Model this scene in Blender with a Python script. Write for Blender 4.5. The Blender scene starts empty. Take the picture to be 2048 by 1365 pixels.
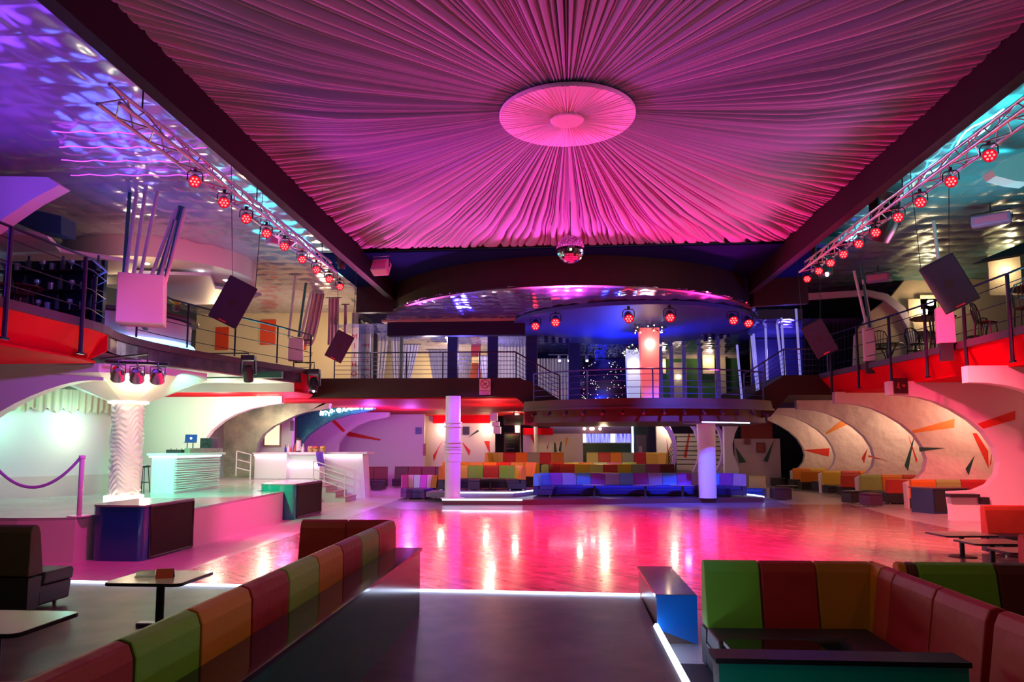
import bpy, bmesh, math, random
from mathutils import Vector, Matrix
S = bpy.context.scene
COL = S.collection
PI = math.pi
random.seed(7)
# ------------------------------------------------------------------ camera
FPX, CX, CY, ZC = 1450.0, 1024.0, 753.0, 2.2
PITCH = math.atan((893 - CY) / FPX)
YAW = math.atan(96 / FPX * math.cos(PITCH))
cam = bpy.data.cameras.new('camera'); co = bpy.data.objects.new('camera', cam); COL.objects.link(co)
co.location = (0, 0, ZC); co.rotation_euler = (PI/2 + PITCH, 0, YAW)
cam.sensor_width = 36; cam.lens = FPX/2048*36; cam.shift_y = (CY - 682.5)/2048; cam.clip_end = 200
S.camera = co
# ------------------------------------------------------------------ world, exposure
W = bpy.data.worlds.new('world'); S.world = W; W.use_nodes = True
W.node_tree.nodes['Background'].inputs[0].default_value = (0.30, 0.14, 0.36, 1)
W.node_tree.nodes['Background'].inputs[1].default_value = 0.05
S.view_settings.view_transform = 'Standard'; S.view_settings.look = 'None'
S.view_settings.exposure = 0.0; S.view_settings.gamma = 1; S.view_settings.use_curve_mapping = False
S.cycles.use_denoising = True
S.cycles.max_bounces = 6; S.cycles.diffuse_bounces = 3; S.cycles.glossy_bounces = 3; S.cycles.transmission_bounces = 3
S.cycles.caustics_reflective = False; S.cycles.caustics_refractive = False
S.cycles.sample_clamp_indirect = 4.0; S.cycles.sample_clamp_direct = 0.0
S.cycles.use_adaptive_sampling = True; S.cycles.adaptive_threshold = 0.02
S.cycles.use_light_tree = True
# ------------------------------------------------------------------ helpers
_R = (Matrix.Rotation(YAW, 3, 'Z') @ Matrix.Rotation(PI/2 + PITCH, 3, 'X'))
CAM = Vector((0, 0, ZC))
def ray(px, py): return _R @ Vector(((px-CX)/FPX, -(py-CY)/FPX, -1))
def PZ(px, py, z): d = ray(px, py); return CAM + d*((z-ZC)/d.z)      # point on a level plane
def PY(px, py, y): d = ray(px, py); return CAM + d*(y/d.y)           # point on a cross wall
def PX(px, py, x): d = ray(px, py); return CAM + d*(x/d.x)           # point on a side wall
def lin(c):
    if isinstance(c, str):
        c = [int(c[i:i+2], 16)/255 for i in (0, 2, 4)]
        c = [(v/12.92 if v <= .04045 else ((v+.055)/1.055)**2.4) for v in c]
    return (c[0], c[1], c[2], 1)
MATS = {}
def mat(name, color=(.8,.8,.8), rough=.5, metal=0, emit=None, power=0, bump=None, spec=None, var=None, coat=0, alpha=None, trans=0):
    if name in MATS: return MATS[name]
    m = bpy.data.materials.new(name); m.use_nodes = True; nt = m.node_tree; b = nt.nodes['Principled BSDF']
    b.inputs['Base Color'].default_value = lin(color); b.inputs['Roughness'].default_value = rough; b.inputs['Metallic'].default_value = metal
    if spec is not None: b.inputs['Specular IOR Level'].default_value = spec
    if coat: b.inputs['Coat Weight'].default_value = coat; b.inputs['Coat Roughness'].default_value = .08
    if trans: b.inputs['Transmission Weight'].default_value = trans
    if alpha is not None: b.inputs['Alpha'].default_value = alpha
    if emit is not None:
        b.inputs['Emission Color'].default_value = lin(emit); b.inputs['Emission Strength'].default_value = power
    if var:   # (scale, second colour, contrast): soft mottling
        tc = nt.nodes.new('ShaderNodeTexCoord'); n = nt.nodes.new('ShaderNodeTexNoise'); n.inputs['Scale'].default_value = var[0]; n.inputs['Detail'].default_value = 5
        r = nt.nodes.new('ShaderNodeValToRGB'); r.color_ramp.elements[0].position = .5-var[2]; r.color_ramp.elements[1].position = .5+var[2]
        r.color_ramp.elements[0].color = lin(color); r.color_ramp.elements[1].color = lin(var[1])
        nt.links.new(tc.outputs['Object'], n.inputs['Vector']); nt.links.new(n.outputs['Fac'], r.inputs[0]); nt.links.new(r.outputs[0], b.inputs['Base Color'])
    if bump:  # (kind, scale, strength, distance)
        tc = nt.nodes.new('ShaderNodeTexCoord')
        t = nt.nodes.new('ShaderNodeTexVoronoi' if bump[0] == 'voronoi' else 'ShaderNodeTexNoise'); t.inputs['Scale'].default_value = bump[1]
        bp = nt.nodes.new('ShaderNodeBump'); bp.inputs['Strength'].default_value = bump[2]; bp.inputs['Distance'].default_value = bump[3] if len(bump) > 3 else .05
        nt.links.new(tc.outputs['Object'], t.inputs['Vector']); nt.links.new(t.outputs[0], bp.inputs['Height']); nt.links.new(bp.outputs[0], b.inputs['Normal'])
    MATS[name] = m
    return m
def wm(o):
    M = Matrix.Identity(4)
    while o is not None:
        M = o.matrix_basis @ M; o = o.parent
    return M
class MB:
    def __init__(s): s.v = []; s.f = []
    def add(s, vs, fs):
        k = len(s.v); s.v += [tuple(v) for v in vs]; s.f += [tuple(i+k for i in f) for f in fs]; return s
    def box(s, x0, x1, y0, y1, z0, z1):
        return s.add([(x0,y0,z0),(x1,y0,z0),(x1,y1,z0),(x0,y1,z0),(x0,y0,z1),(x1,y0,z1),(x1,y1,z1),(x0,y1,z1)],
                     [(3,2,1,0),(4,5,6,7),(0,1,5,4),(1,2,6,5),(2,3,7,6),(3,0,4,7)])
    def obox(s, c, sx, sy, sz, M=None):   # oriented box about c
        M = M or Matrix.Identity(3); c = Vector(c)
        vs = [c + M @ Vector((x*sx/2, y*sy/2, z*sz/2)) for z in (-1,1) for (x,y) in ((-1,-1),(1,-1),(1,1),(-1,1))]
        return s.add(vs, [(3,2,1,0),(4,5,6,7),(0,1,5,4),(1,2,6,5),(2,3,7,6),(3,0,4,7)])
    def prism(s, pts, off):               # a polygon extruded by off
        n = len(pts); off = Vector(off); a = [Vector(p) for p in pts]
        return s.add(a + [p+off for p in a], [tuple(range(n-1,-1,-1)), tuple(range(n,2*n))] + [(i,(i+1)%n,n+(i+1)%n,n+i) for i in range(n)])
    def slab(s, xy, z0, z1): return s.prism([(x,y,z0) for x,y in xy], (0,0,z1-z0))
    def tube(s, pts, r, n=8, closed=False, r1=None):
        pts = [Vector(p) for p in pts]; m = len(pts); rings = []; up = None
        for i, p in enumerate(pts):
            a = pts[i-1] if (i > 0 or closed) else p; b = pts[(i+1) % m] if (i < m-1 or closed) else p
            t = (b-a).normalized()
            if up is None: up = Vector((0,0,1)) if abs(t.z) < .9 else Vector((1,0,0))
            u = t.cross(up).normalized(); w = u.cross(t).normalized(); up = w
            rr = r if r1 is None else r + (r1-r)*i/(m-1)
            rings.append([p + (u*math.cos(2*PI*k/n) + w*math.sin(2*PI*k/n))*rr for k in range(n)])
        vs = [v for R in rings for v in R]; fs = []
        for i in range(m if closed else m-1):
            j = (i+1) % m
            fs += [(i*n+k, i*n+(k+1)%n, j*n+(k+1)%n, j*n+k) for k in range(n)]
        if not closed: fs += [tuple(range(n-1,-1,-1)), tuple((m-1)*n+k for k in range(n))]
        return s.add(vs, fs)
    def cyl(s, p0, p1, r0, r1=None, n=16):
        return s.tube([p0, p1], r0, n, r1=r0 if r1 is None else r1)
    def lathe(s, prof, c=(0,0,0), n=24, a0=0, a1=2*PI):
        full = abs(a1-a0-2*PI) < 1e-6; k = n if full else n+1; c = Vector(c); vs = []
        for r, z in prof: vs += [c + Vector((r*math.cos(a0+(a1-a0)*i/n), r*math.sin(a0+(a1-a0)*i/n), z)) for i in range(k)]
        fs = []
        for j in range(len(prof)-1):
            for i in range(n):
                i2 = (i+1) % k; fs.append((j*k+i, j*k+i2, (j+1)*k+i2, (j+1)*k+i))
        return s.add(vs, fs)
    def grid(s, fn, nu, nv):
        vs = [fn(i/nu, j/nv) for j in range(nv+1) for i in range(nu+1)]
        return s.add(vs, [(j*(nu+1)+i, j*(nu+1)+i+1, (j+1)*(nu+1)+i+1, (j+1)*(nu+1)+i) for j in range(nv) for i in range(nu)])
    def ball(s, c, r, n=12, m=8, sz=1):
        c = Vector(c); prof = [(r*math.sin(PI*i/m), -r*sz*math.cos(PI*i/m)) for i in range(m+1)]
        prof[0] = (r*.01, prof[0][1]); prof[-1] = (r*.01, prof[-1][1])
        return s.lathe(prof, c, n)
    def build(s, name, m, parent=None, smooth=False, bevel=0, local=False, label=None):
        me = bpy.data.meshes.new(name)
        vs = s.v
        if parent is not None and not local:
            I = wm(parent).inverted(); vs = [tuple(I @ Vector(v)) for v in vs]
        me.from_pydata(vs, [], s.f); me.materials.append(m)
        bm = bmesh.new(); bm.from_mesh(me); bmesh.ops.recalc_face_normals(bm, faces=bm.faces)
        if bevel:
            es = [e for e in bm.edges if len(e.link_faces) == 2 and e.calc_face_angle(0) > .5]
            bmesh.ops.bevel(bm, geom=es, offset=bevel, segments=2, profile=.5, affect='EDGES', clamp_overlap=True)
        bm.to_mesh(me); bm.free()
        if smooth:
            for p in me.polygons: p.use_smooth = True
            if smooth != 'all':
                try: me.set_sharp_from_angle(angle=.7)
                except Exception: pass
        o = bpy.data.objects.new(name, me); COL.objects.link(o)
        if parent is not None: o.parent = parent
        if label: o['label'] = label
        return o
def tag(o, label, cat, group=None):
    o['label'] = label; o['category'] = cat
    if group: o['group'] = group
    return o
def thing(name, label, cat, loc=(0,0,0), rz=0, group=None):
    o = bpy.data.objects.new(name, None); COL.objects.link(o); o.empty_display_size = .1
    o.location = loc; o.rotation_euler = (0, 0, rz)
    return tag(o, label, cat, group)
def struct(name, mb, m, **k):
    o = mb.build(name, m, **k); o['kind'] = 'structure'; return o
def dup(root, loc, rz, label=None, group=None, scale=None):
    r = root.copy(); COL.objects.link(r); r.location = loc; r.rotation_euler = (0, 0, rz)
    if scale: r.scale = scale
    if label: r['label'] = label
    if group: r['group'] = group
    for ch in list(root.children):
        c = ch.copy(); COL.objects.link(c); c.parent = r
        for g in list(ch.children):
            d = g.copy(); COL.objects.link(d); d.parent = c
    return r
def aim(o, target):
    o.rotation_euler = (Vector(target) - o.location).to_track_quat('-Z', 'Y').to_euler()
def spot(loc, target, color, power, size=60, blend=.8, radius=.08):
    l = bpy.data.lights.new('spot_light', 'SPOT'); l.energy = power; l.color = lin(color)[:3]; l.spot_size = math.radians(size); l.spot_blend = blend; l.shadow_soft_size = radius
    o = bpy.data.objects.new('spot_light', l); COL.objects.link(o); o.location = loc; aim(o, target); return o
def point(loc, color, power, radius=.08):
    l = bpy.data.lights.new('lamp_light', 'POINT'); l.energy = power; l.color = lin(color)[:3]; l.shadow_soft_size = radius
    o = bpy.data.objects.new('lamp_light', l); COL.objects.link(o); o.location = loc; return o
def arc(c, r, a0, a1, n): return [(c[0]+r*math.cos(a0+(a1-a0)*i/n), c[1]+r*math.sin(a0+(a1-a0)*i/n)) for i in range(n+1)]
LED_COOL = lambda: mat('led_cool', (1,1,1), emit=(.55,.70,1), power=6)
# ------------------------------------------------------------------ lights: truss cans, plus lamps added without fixtures
RED = (1,.004,.22); PINK = (1,.065,.52); VIO = (.26,.06,1); BLUE = (.03,.06,1); TEAL = (.06,.80,.90); WARM = (1,.66,.36)
for sx in (-1, 1):                       # truss cans washing the dance floor
    for i, (y, e, a) in enumerate(((10.2,3800,75),(12.3,3800,75),(14.4,4000,75),(16.5,3800,62),(18.6,3000,46))):
        spot((sx*6.0+.2, y, 6.6), (sx*1.8, y+4.2, 0), RED, e, a, .9, .12)
spot((-6.0, 12.6, 6.5), (-8.0, 12.2, 0), (1,.02,.35), 1100, 70, .9, .1); spot((6.4, 15.0, 6.5), (9.4, 20.0, 0), (1,.20,.20), 6000, 70, .9, .1)
# added uplights without fixtures, brightening the drape from balcony edges and back
spot((0.3, 26.2, 4.9), (0.2, 14.5, 8.4), PINK, 13000, 46, .9, .2)
spot((5.6, 26.6, 4.9), (3.6, 15.0, 8.4), (1,.015,.20), 14000, 44, .9, .2)
spot((-5.6, 26.8, 5.2), (-3.2, 15.0, 8.3), (1,.08,.5), 6500, 42, .9, .2)
spot((-9.4, 17.6, 5.4), (-1.2, 16.5, 8.2), PINK, 3600, 50, .9, .9); spot((9.7, 17.6, 5.4), (1.5, 16.5, 8.2), (1,.03,.26), 3900, 50, .9, .9)
spot((-9.4, 12.6, 5.4), (-.9, 12.2, 8.2), (.9,.06,.62), 3000, 50, .9, .9); spot((9.7, 12.6, 5.4), (1.2, 12.2, 8.2), (.95,.05,.48), 2400, 50, .9, .9)
spot((-9.4, 7.0, 5.4), (-1.2, 7.0, 8.2), (.30,.05,.65), 260, 60, .9, .9); spot((9.7, 7.0, 5.4), (1.5, 7.0, 8.2), (.36,.05,.60), 200, 60, .9, .9)
spot((-9.8, 7.0, 5.4), (-9.6, 9, 8.4), VIO, 520, 150, .9, 1.6)      # violet and teal on the foil ceilings
spot((-11.5, 12.0, 5.6), (-8.8, 12.5, 8.4), VIO, 560, 150, .9, 1.6)
spot((-10.9, 17.0, 5.9), (-8.6, 16.0, 8.4), (.12,.16,1), 360, 140, .9, 1.3)
spot((-9.3, 23.4, 5.5), (-7.6, 20.5, 8.4), TEAL, 280, 120, .9, 1.0)
spot((9.9, 11.0, 5.4), (9.0, 12, 8.4), TEAL, 520, 150, .9, 1.4); spot((10.2, 17.0, 5.6), (8.4, 17, 8.4), TEAL, 560, 150, .9, 1.2)
spot((9.2, 24.0, 5.4), (6.8, 23, 8), (.05,.10,1), 240, 100, .9, .3)
# lamps added to brighten the balconies and upper rooms, no fixtures
point((-12.4, 20.0, 6.9), WARM, 40, .2); point((-13.5, 27.5, 6.8), WARM, 260, .2); point((-10.0, 30.0, 6.6), WARM, 160, .2)
point((-5.6, 35.5, 6.2), WARM, 260, .2); point((-3.0, 33.0, 6.3), (.75,.6,1), 90, .2); point((-5.5, 30.4, 6.0), (.80,.70,.95), 230, .2)
spot((2.8, 30.5, 4.4), (2.8, 28.5, 7), BLUE, 900, 140, .9, .2); spot((-4, 29.5, 5.2), (-3.0, 27, 7), (.14,.10,1), 420, 140, .9, .2)
point((9.6, 31.0, 6.2), (.16,.10,1), 110, .2); point((2.5, 34.5, 5.0), BLUE, 100, .2)
spot((-6.2, 14.6, 6.5), (-9.6, 16.4, 5.3), (1,.16,.42), 420, 40, .8, .1)
# under the balconies: arches, bays, stage
for y, e in ((21.4,6),(25.6,120),(29.9,130),(34.2,130),(38.5,110)): point((14.6, y, 3.5), (1,.58,.38), e, .15)
spot((6.9, 16.6, 6.3), (13.6, 22.5, 2.0), (1,.02,.16), 2000, 50, .9, .2); spot((8.8, 13.0, 5.2), (12.0, 18.3, 4.0), (1,.03,.14), 300, 50, .9, .1)
point((-10.2, 16.8, 3.3), (1,.90,.50), 40, .1); point((-9.9, 16.9, 1.25), (1,.88,.50), 45, .1)
point((-12.85, 18.9, 2.55), (1,.98,.72), 16, .1); point((-12.9, 18.6, 3.05), (.30,1,.80), 26, .1); point((-14.4, 17.1, 3.0), (.35,1,.72), 40, .1)
point((-14.6, 24.4, 3.4), (.35,1,.65), 150, .15); point((-12.2, 25.4, 3.5), (.80,1,.68), 150, .15); point((-10.4, 24.6, 3.6), (.95,1,.7), 60, .15)
spot((-9.3, 17.2, 3.9), (-10.3, 22.0, .85), (.06,.95,.55), 1500, 80, .9, .1)
point((-10.8, 28.3, 3.3), (1,.24,.72), 150, .15); point((-12.2, 29.7, 3.3), (.95,1,.66), 90, .15); point((-9.0, 34.0, 3.4), (.55,.10,1), 330, .2); point((-7.6, 36.5, 3.2), (.62,.13,1), 220, .2)
spot((-6.0, 17.0, 6.4), (-7.6, 18.6, .3), (1,.06,.30), 2600, 44, .9, .1)
spot((-5.6, 9.6, 4.6), (-11.2, 16.0, 2.9), (.48,.12,1), 1300, 48, .9, .1)  # violet spot added in mid-air to light the near left fin
spot((5.4, 20.5, 6.5), (3.4, 29.8, .6), (.05,.10,1), 9000, 34, .8, .1); spot((1.0, 20.5, 6.5), (-.2, 29.8, .6), (.06,.10,1), 3500, 26, .8, .1); spot((-.5, 24.0, 6.5), (-5.6, 30.0, .3), (.28,.08,1), 3200, 34, .8, .1)
point((-2.8, 28.9, 3.4), (1,.85,.55), 90, .15); point((2, 33.6, 2.9), (1,.74,.42), 110, .15); point((1.0, 38.6, 3.3), (1,.70,.42), 32, .15); point((5.8, 38.2, 3.4), (1,.80,.55), 110, .15); point((6.0, 35.2, 3.2), (.45,.2,1), 40, .15)
point((-2.5, 40.5, 3.4), (1,.70,.45), 60, .15); point((-3.0, 32.5, 3.2), (1,.04,.05), 160, .15)
# foreground: soft fill lamps added near the camera
point((-5.0, 6.6, 3.4), (.85,1,.35), 34, .25); point((.6, 4.6, 3.4), (.70,1,.28), 34, .25); point((4.5, 4.6, 4.2), (1,.42,.18), 22, .25)
spot((.6, 6.6, 2.9), (1.3, 8.45, .3), (.05,.25,1), 60, 50, .8, .05)
spot((-6.2, 15.5, 6.8), (-11.0, 20.6, 8.0), (1,.20,.50), 700, 40, .9, .1); point((-7.4, 27.5, 6.3), (1,.8,.75), 45, .15); point((8.6, 12.4, 3.4), WARM, 45, .2)  # lamps added to brighten the bulkhead, banner frame and right tables
spot((6.4, 20.0, 6.4), (6.3, 29.8, .6), (.05,.10,1), 5200, 32, .8, .1)
# ------------------------------------------------------------------ the room
WHITE = mat('white_wall', (.80,.78,.76), .6)
def floor_mat():
    m = mat('floor_tile', (.62,.57,.54), .26); nt = m.node_tree; b = nt.nodes['Principled BSDF']
    tc = nt.nodes.new('ShaderNodeTexCoord'); br = nt.nodes.new('ShaderNodeTexBrick'); br.inputs['Scale'].default_value = 1
    br.offset = 0; br.inputs['Brick Width'].default_value = .6; br.inputs['Row Height'].default_value = .6; br.inputs['Mortar Size'].default_value = .006
    br.inputs['Color1'].default_value = lin((.62,.57,.54)); br.inputs['Color2'].default_value = lin((.58,.54,.52)); br.inputs['Mortar'].default_value = lin((.40,.36,.34))
    nt.links.new(tc.outputs['Object'], br.inputs['Vector']); nt.links.new(br.outputs['Color'], b.inputs['Base Color'])
    return m
def wood_mat():
    m = mat('dance_floor_wood', (.60,.33,.30), .2, coat=.4); nt = m.node_tree; b = nt.nodes['Principled BSDF']
    tc = nt.nodes.new('ShaderNodeTexCoord'); br = nt.nodes.new('ShaderNodeTexBrick'); br.inputs['Scale'].default_value = 1
    br.inputs['Brick Width'].default_value = .9; br.inputs['Row Height'].default_value = .09; br.inputs['Mortar Size'].default_value = .002
    br.inputs['Color1'].default_value = lin((.64,.25,.27)); br.inputs['Color2'].default_value = lin((.42,.14,.16)); br.inputs['Mortar'].default_value = lin((.22,.06,.07))
    n = nt.nodes.new('ShaderNodeTexNoise'); n.inputs['Scale'].default_value = 3; n.inputs['Detail'].default_value = 6
    mx = nt.nodes.new('ShaderNodeMixRGB'); mx.blend_type = 'OVERLAY'; mx.inputs[0].default_value = .6
    mp = nt.nodes.new('ShaderNodeMapping'); mp.inputs['Rotation'].default_value = (0,0,.78)
    nt.links.new(tc.outputs['Object'], mp.inputs[0]); nt.links.new(mp.outputs[0], br.inputs['Vector']); nt.links.new(mp.outputs[0], n.inputs['Vector'])
    nt.links.new(br.outputs['Color'], mx.inputs[1]); nt.links.new(n.outputs['Fac'], mx.inputs[2]); nt.links.new(mx.outputs[0], b.inputs['Base Color'])
    r = nt.nodes.new('ShaderNodeMapRange'); r.inputs[3].default_value = .12; r.inputs[4].default_value = .34
    nt.links.new(n.outputs['Fac'], r.inputs[0]); nt.links.new(r.outputs[0], b.inputs['Roughness'])
    bp = nt.nodes.new('ShaderNodeBump'); bp.inputs['Strength'].default_value = .08; bp.inputs['Distance'].default_value = .02
    nt.links.new(n.outputs['Fac'], bp.inputs['Height']); nt.links.new(bp.outputs[0], b.inputs['Normal'])
    return m
struct('floor', MB().box(-20, 20, -3, 55, -.2, 0), floor_mat())
struct('floor_dance', MB().slab([(-6.6,10.2),(10.4,10.2),(10.4,23),(10.9,28.4),(8.6,28.4),(8.3,26.6),(1,25),(-5.6,25.3),(-6.6,26.5)], 0, .006), wood_mat())
TERR = mat('speckled_terrace', (.34,.30,.42), .3, var=(60,(.20,.18,.28),.1))
struct('floor_border', MB().slab([(-6.6,26.6),(-5.6,25.35),(1,25.05),(8.3,26.65),(8.6,28.4),(9,40),(-7,40)], 0, .006), TERR)
GREYWOOD = mat('grey_platform', (.125,.088,.072), .40, var=(2.0,(.05,.034,.030),.16), spec=.35)
struct('floor_platform', MB().slab([(-13,-3),(1.04,-3),(1.04,8.45),(1.06,10.03),(-1.85,10.15),(-7.6,10.48),(-13,10.75)], 0, .2), GREYWOOD)
# raised seating terraces at the back
struct('floor_step', MB().slab([(-4.4,27.3),(-1.4,27.4),(8.0,29.5),(7.9,30.4),(7.3,31.6),(-4.4,31.6)], 0, .2), mat('step_brown', (.10,.05,.05), .3))
struct('floor_terrace', MB().slab([(-5.3,28.7),(-1.85,28.8),(-1.4,29.6),(-.9,30.8),(7.2,31.2),(7.2,36),(-5.3,36)], .2, .38), TERR)
struct('floor_upper_terrace', MB().box(-5.3, 7.2, 36, 50, 0, .85), mat('terrace_dark', (.06,.03,.04), .4))
# stage
STW = mat('stage_white', (.78,.74,.74), .45)
STF = mat('stage_floor', (.55,.60,.56), .16, var=(1.2,(.40,.46,.42),.2))
stage_xy = [(-9.2,13.4),(-9.2,15.6),(-8.0,15.6),(-8.3,21.5),(-9.15,21.5),(-9.15,24.1),(-8.9,24.1),(-9.85,28.6),(-9.85,33),(-19,33),(-19,13.2),(-10.2,13.2)]
struct('stage_base', MB().slab(stage_xy, 0, .80), STW)
struct('stage_deck', MB().slab(stage_xy, .80, .85), STF)
# drape recess beams
BEAM = mat('beam_black', (.016,.009,.011), .6, spec=.12)
struct('trim_1', MB().box(-6.02, -5.8, -2, 25.3, 7.35, 8.7), BEAM)
struct('trim_2', MB().box(6.4, 6.62, -2, 24.7, 7.35, 8.7), BEAM)
struct('ceiling_recess', MB().box(-6, 6.6, -2, 21.4, 8.75, 8.85), mat('recess_dark', (.05,.02,.04), .8))
struct('trim_3', MB().prism([(-6.02,20.75,8.02),(6.62,20.45,8.02),(6.62,20.45,8.7),(-6.02,20.75,8.7)], (0,.2,0)), BEAM)
CZ = 8.4
# dented metal foil ceilings
def foil_mat(name, tint, rough, dif):  # tint carries coloured light put into the silver foil
    m = mat(name, tint, rough, 1.0-dif, bump=('noise', 3.0, .10, .05)); return m
def foil(name, x0, x1, y0, y1, z, m, step=.085, cell=.66, amp=.05, hole=None):
    nu = int((x1-x0)/step); nv = int((y1-y0)/step); rnd = random.Random(name)
    ph = [rnd.uniform(-.05,.05) for _ in range(400)]; h = {}
    def fn(u, v):
        x = x0+(x1-x0)*u; y = y0+(y1-y0)*v
        a = (x/cell) + .10*math.sin(y*.9); b = (y/(cell*1.15)) + .10*math.sin(x*1.1)
        k = (int(a)*57 + int(b)*131) % 400
        d = abs(math.sin(PI*a))**.45 * abs(math.sin(PI*b))**.45
        return (x, y, z - amp*d + ph[k]*.35*d + .008*math.sin(7.3*x+3.1*y)*math.sin(5.1*y-2*x))
    mb = MB().grid(fn, nu, nv)
    if hole:
        mb.f = [f for f in mb.f if not hole(sum(mb.v[i][0] for i in f)/4, sum(mb.v[i][1] for i in f)/4)]
    return struct(name, mb, m, smooth='all')
foil('ceiling_left', -19, -6.0, -1, 33, CZ, foil_mat('foil_silver', (.50,.50,.70), .17, .52))
foil('ceiling_right', 6.6, 19, -1, 33, CZ, foil_mat('foil_teal_lit', (.14,.38,.42), .22, .60))
struct('ceiling_soffit', MB().slab([(-7.3,20.85),(8.4,20.6),(8.4,25.2),(-7.3,25.8)], 7.93, 7.97), mat('soffit_blue_lit', (.008,.016,.075), .9, spec=0))  # black soffit with the blue light put into its colour
foil('ceiling_back', -9, 12, 21.6, 48, 7.06, foil_mat('foil_back', (.34,.36,.85), .14, .25), step=.12, cell=.55, hole=lambda x,y: y < 28 and (x-.35)**2+(y-28.5)**2 > 7.1**2)
# balconies: slabs at 4.15 .. 4.9
RED_TONE = mat('red_light_and_paint', (.66,.003,.014), .7, spec=.06)  # red light put into fascia and underside colour; header and awning are red
SLABD = mat('slab_dark', (.09,.05,.06), .5)
FASC = mat('fascia_brown', (.040,.014,.013), .5, spec=.3)
def edge_curve(pts, n=6):     # round the corners of a plan a little (Chaikin)
    for _ in range(2):
        q = [pts[0]]
        for a, b in zip(pts, pts[1:]):
            q += [(a[0]*.75+b[0]*.25, a[1]*.75+b[1]*.25), (a[0]*.25+b[0]*.75, a[1]*.25+b[1]*.75)]
        pts = q + [pts[-1]]
    return pts
eL = edge_curve([(-10.2,-1),(-10.1,13.0),(-10.0,15.2),(-10.6,16.6),(-10.5,19.0),(-9.6,22.2),(-8.9,24.4),(-8.7,26.0),(-9.3,27.4),(-9.6,28)])
eR = edge_curve([(10.4,-1),(10.4,20),(10.1,23.2),(9.75,26.6),(9.75,28)])
def balcony(name, edge, xout, sign):
    poly = edge + [(xout, 28), (xout, -1)]
    struct('floor_balcony_'+name, MB().slab(poly, 4.72, 4.9), SLABD)
    up = [(x + sign*.08, y) for x, y in edge]; lo = [(x + sign*.55, y) for x, y in edge]
    mb = MB()
    n = len(up); mb.add([(x,y,4.72) for x,y in up] + [(x,y,4.16) for x,y in lo], [(i,i+1,n+i+1,n+i) for i in range(n-1)])
    if sign > 0:
        struct('fascia_balcony_'+name, mb, RED_TONE)
        struct('ceiling_under_balcony_'+name, MB().slab(lo + [(xout,28),(xout,-1)], 4.12, 4.16), RED_TONE)
        return
    k = max(i for i in range(n) if edge[i][1] < 15.9); j = max(i for i in range(n) if edge[i][1] < 24.6)
    for nm, a, b, m, drop in (('near', 0, k, RED_TONE, .55), ('dark', k, j, mat('fascia_marble', (.05,.035,.05), .25, var=(3,(.11,.08,.10),.15)), .06), ('far', j, n-1, RED_TONE, .5)):
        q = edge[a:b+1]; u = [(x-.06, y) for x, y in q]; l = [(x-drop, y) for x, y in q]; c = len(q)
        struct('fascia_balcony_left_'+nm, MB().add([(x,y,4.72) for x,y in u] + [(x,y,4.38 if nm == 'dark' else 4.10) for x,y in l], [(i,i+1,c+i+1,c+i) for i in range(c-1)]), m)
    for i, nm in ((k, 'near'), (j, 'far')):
        x, y = edge[i]; struct('trim_fascia_return_'+nm, MB().prism([(x-.06,y,4.72),(x-.06,y,4.36),(x-.60,y,4.10)], (0,.03,0)), RED_TONE)
    e2 = [(x-.3, y) for x, y in edge]
    struct('ceiling_under_balcony_near', MB().slab(e2[:k+1] + [(xout,15.9),(xout,-1)], 4.08, 4.12), RED_TONE)
    struct('ceiling_over_stage', MB().slab(e2[k:j+1] + [(xout,24.6),(xout,15.9)], 4.38, 4.42), WHITE)
    struct('trim_stage_ceiling_end', MB().box(xout, edge[j][0]-.3, 24.55, 24.6, 4.08, 4.42), WHITE)
    struct('ceiling_under_balcony_far', MB().slab(e2[j:] + [(xout,28),(xout,24.6)], 4.08, 4.12), RED_TONE)
balcony('left', eL, -19, -1)
balcony('right', eR, 19, 1)
# back balcony left part, and right part
struct('floor_balcony_back', MB().slab([(-9.6,28),(-1.5,28.2),(-1.5,31),(-1.5,48),(-19,48),(-19,28)], 4.12, 4.87), FASC)
struct('floor_balcony_back_right', MB().slab([(8.4,27.9),(19,27.9),(19,48),(8.4,48)], 4.12, 4.87), FASC)
struct('floor_balcony_middle', MB().slab([(-1.5,32),(8.4,32),(8.4,48),(-1.5,48)], 3.5, 3.9), SLABD)
struct('ceiling_under_back', MB().box(-15, -1.6, 28.3, 47, 4.06, 4.11), mat('red_lit_soffit', (.50,.012,.02), .6, spec=.15))  # added panel, red light under the back balcony put into its colour
struct('floor_sofa_area', MB().box(1.07, 7.5, 1, 7.7, 0, .004), mat('carpet_dark', (.03,.02,.035), .8))
# outer walls
struct('wall_left', MB().box(-19.3, -19, -3, 50, 0, 8.8), WHITE)
struct('wall_right', MB().box(19, 19.3, -3, 50, 0, 8.8), WHITE)
struct('wall_back', MB().box(-19, 19, 50, 50.3, 0, 8.8), mat('back_wall_dark', (.10,.05,.10), .6))
# curved fascia of the round ceiling recess
c0, r0 = (.35, 28.5), 7.05
fa = [(-7.3,25.35),(-6.0,25.35)] + arc(c0, r0, math.radians(207), math.radians(333), 40) + [(6.7,25.1),(8.4,24.7)]
fa = [(x,y) for x,y in fa]
n = len(fa)
mb = MB().add([(x,y,7.0) for x,y in fa] + [(x,y,7.97) for x,y in fa] + [(x,y+.25,7.97) for x,y in fa] + [(x,y+.25,7.0) for x,y in fa],
   [(k*n+i, k*n+i+1, ((k+1)%4)*n+i+1, ((k+1)%4)*n+i) for k in range(4) for i in range(n-1)])
struct('fascia_round', mb, FASC)
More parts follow.
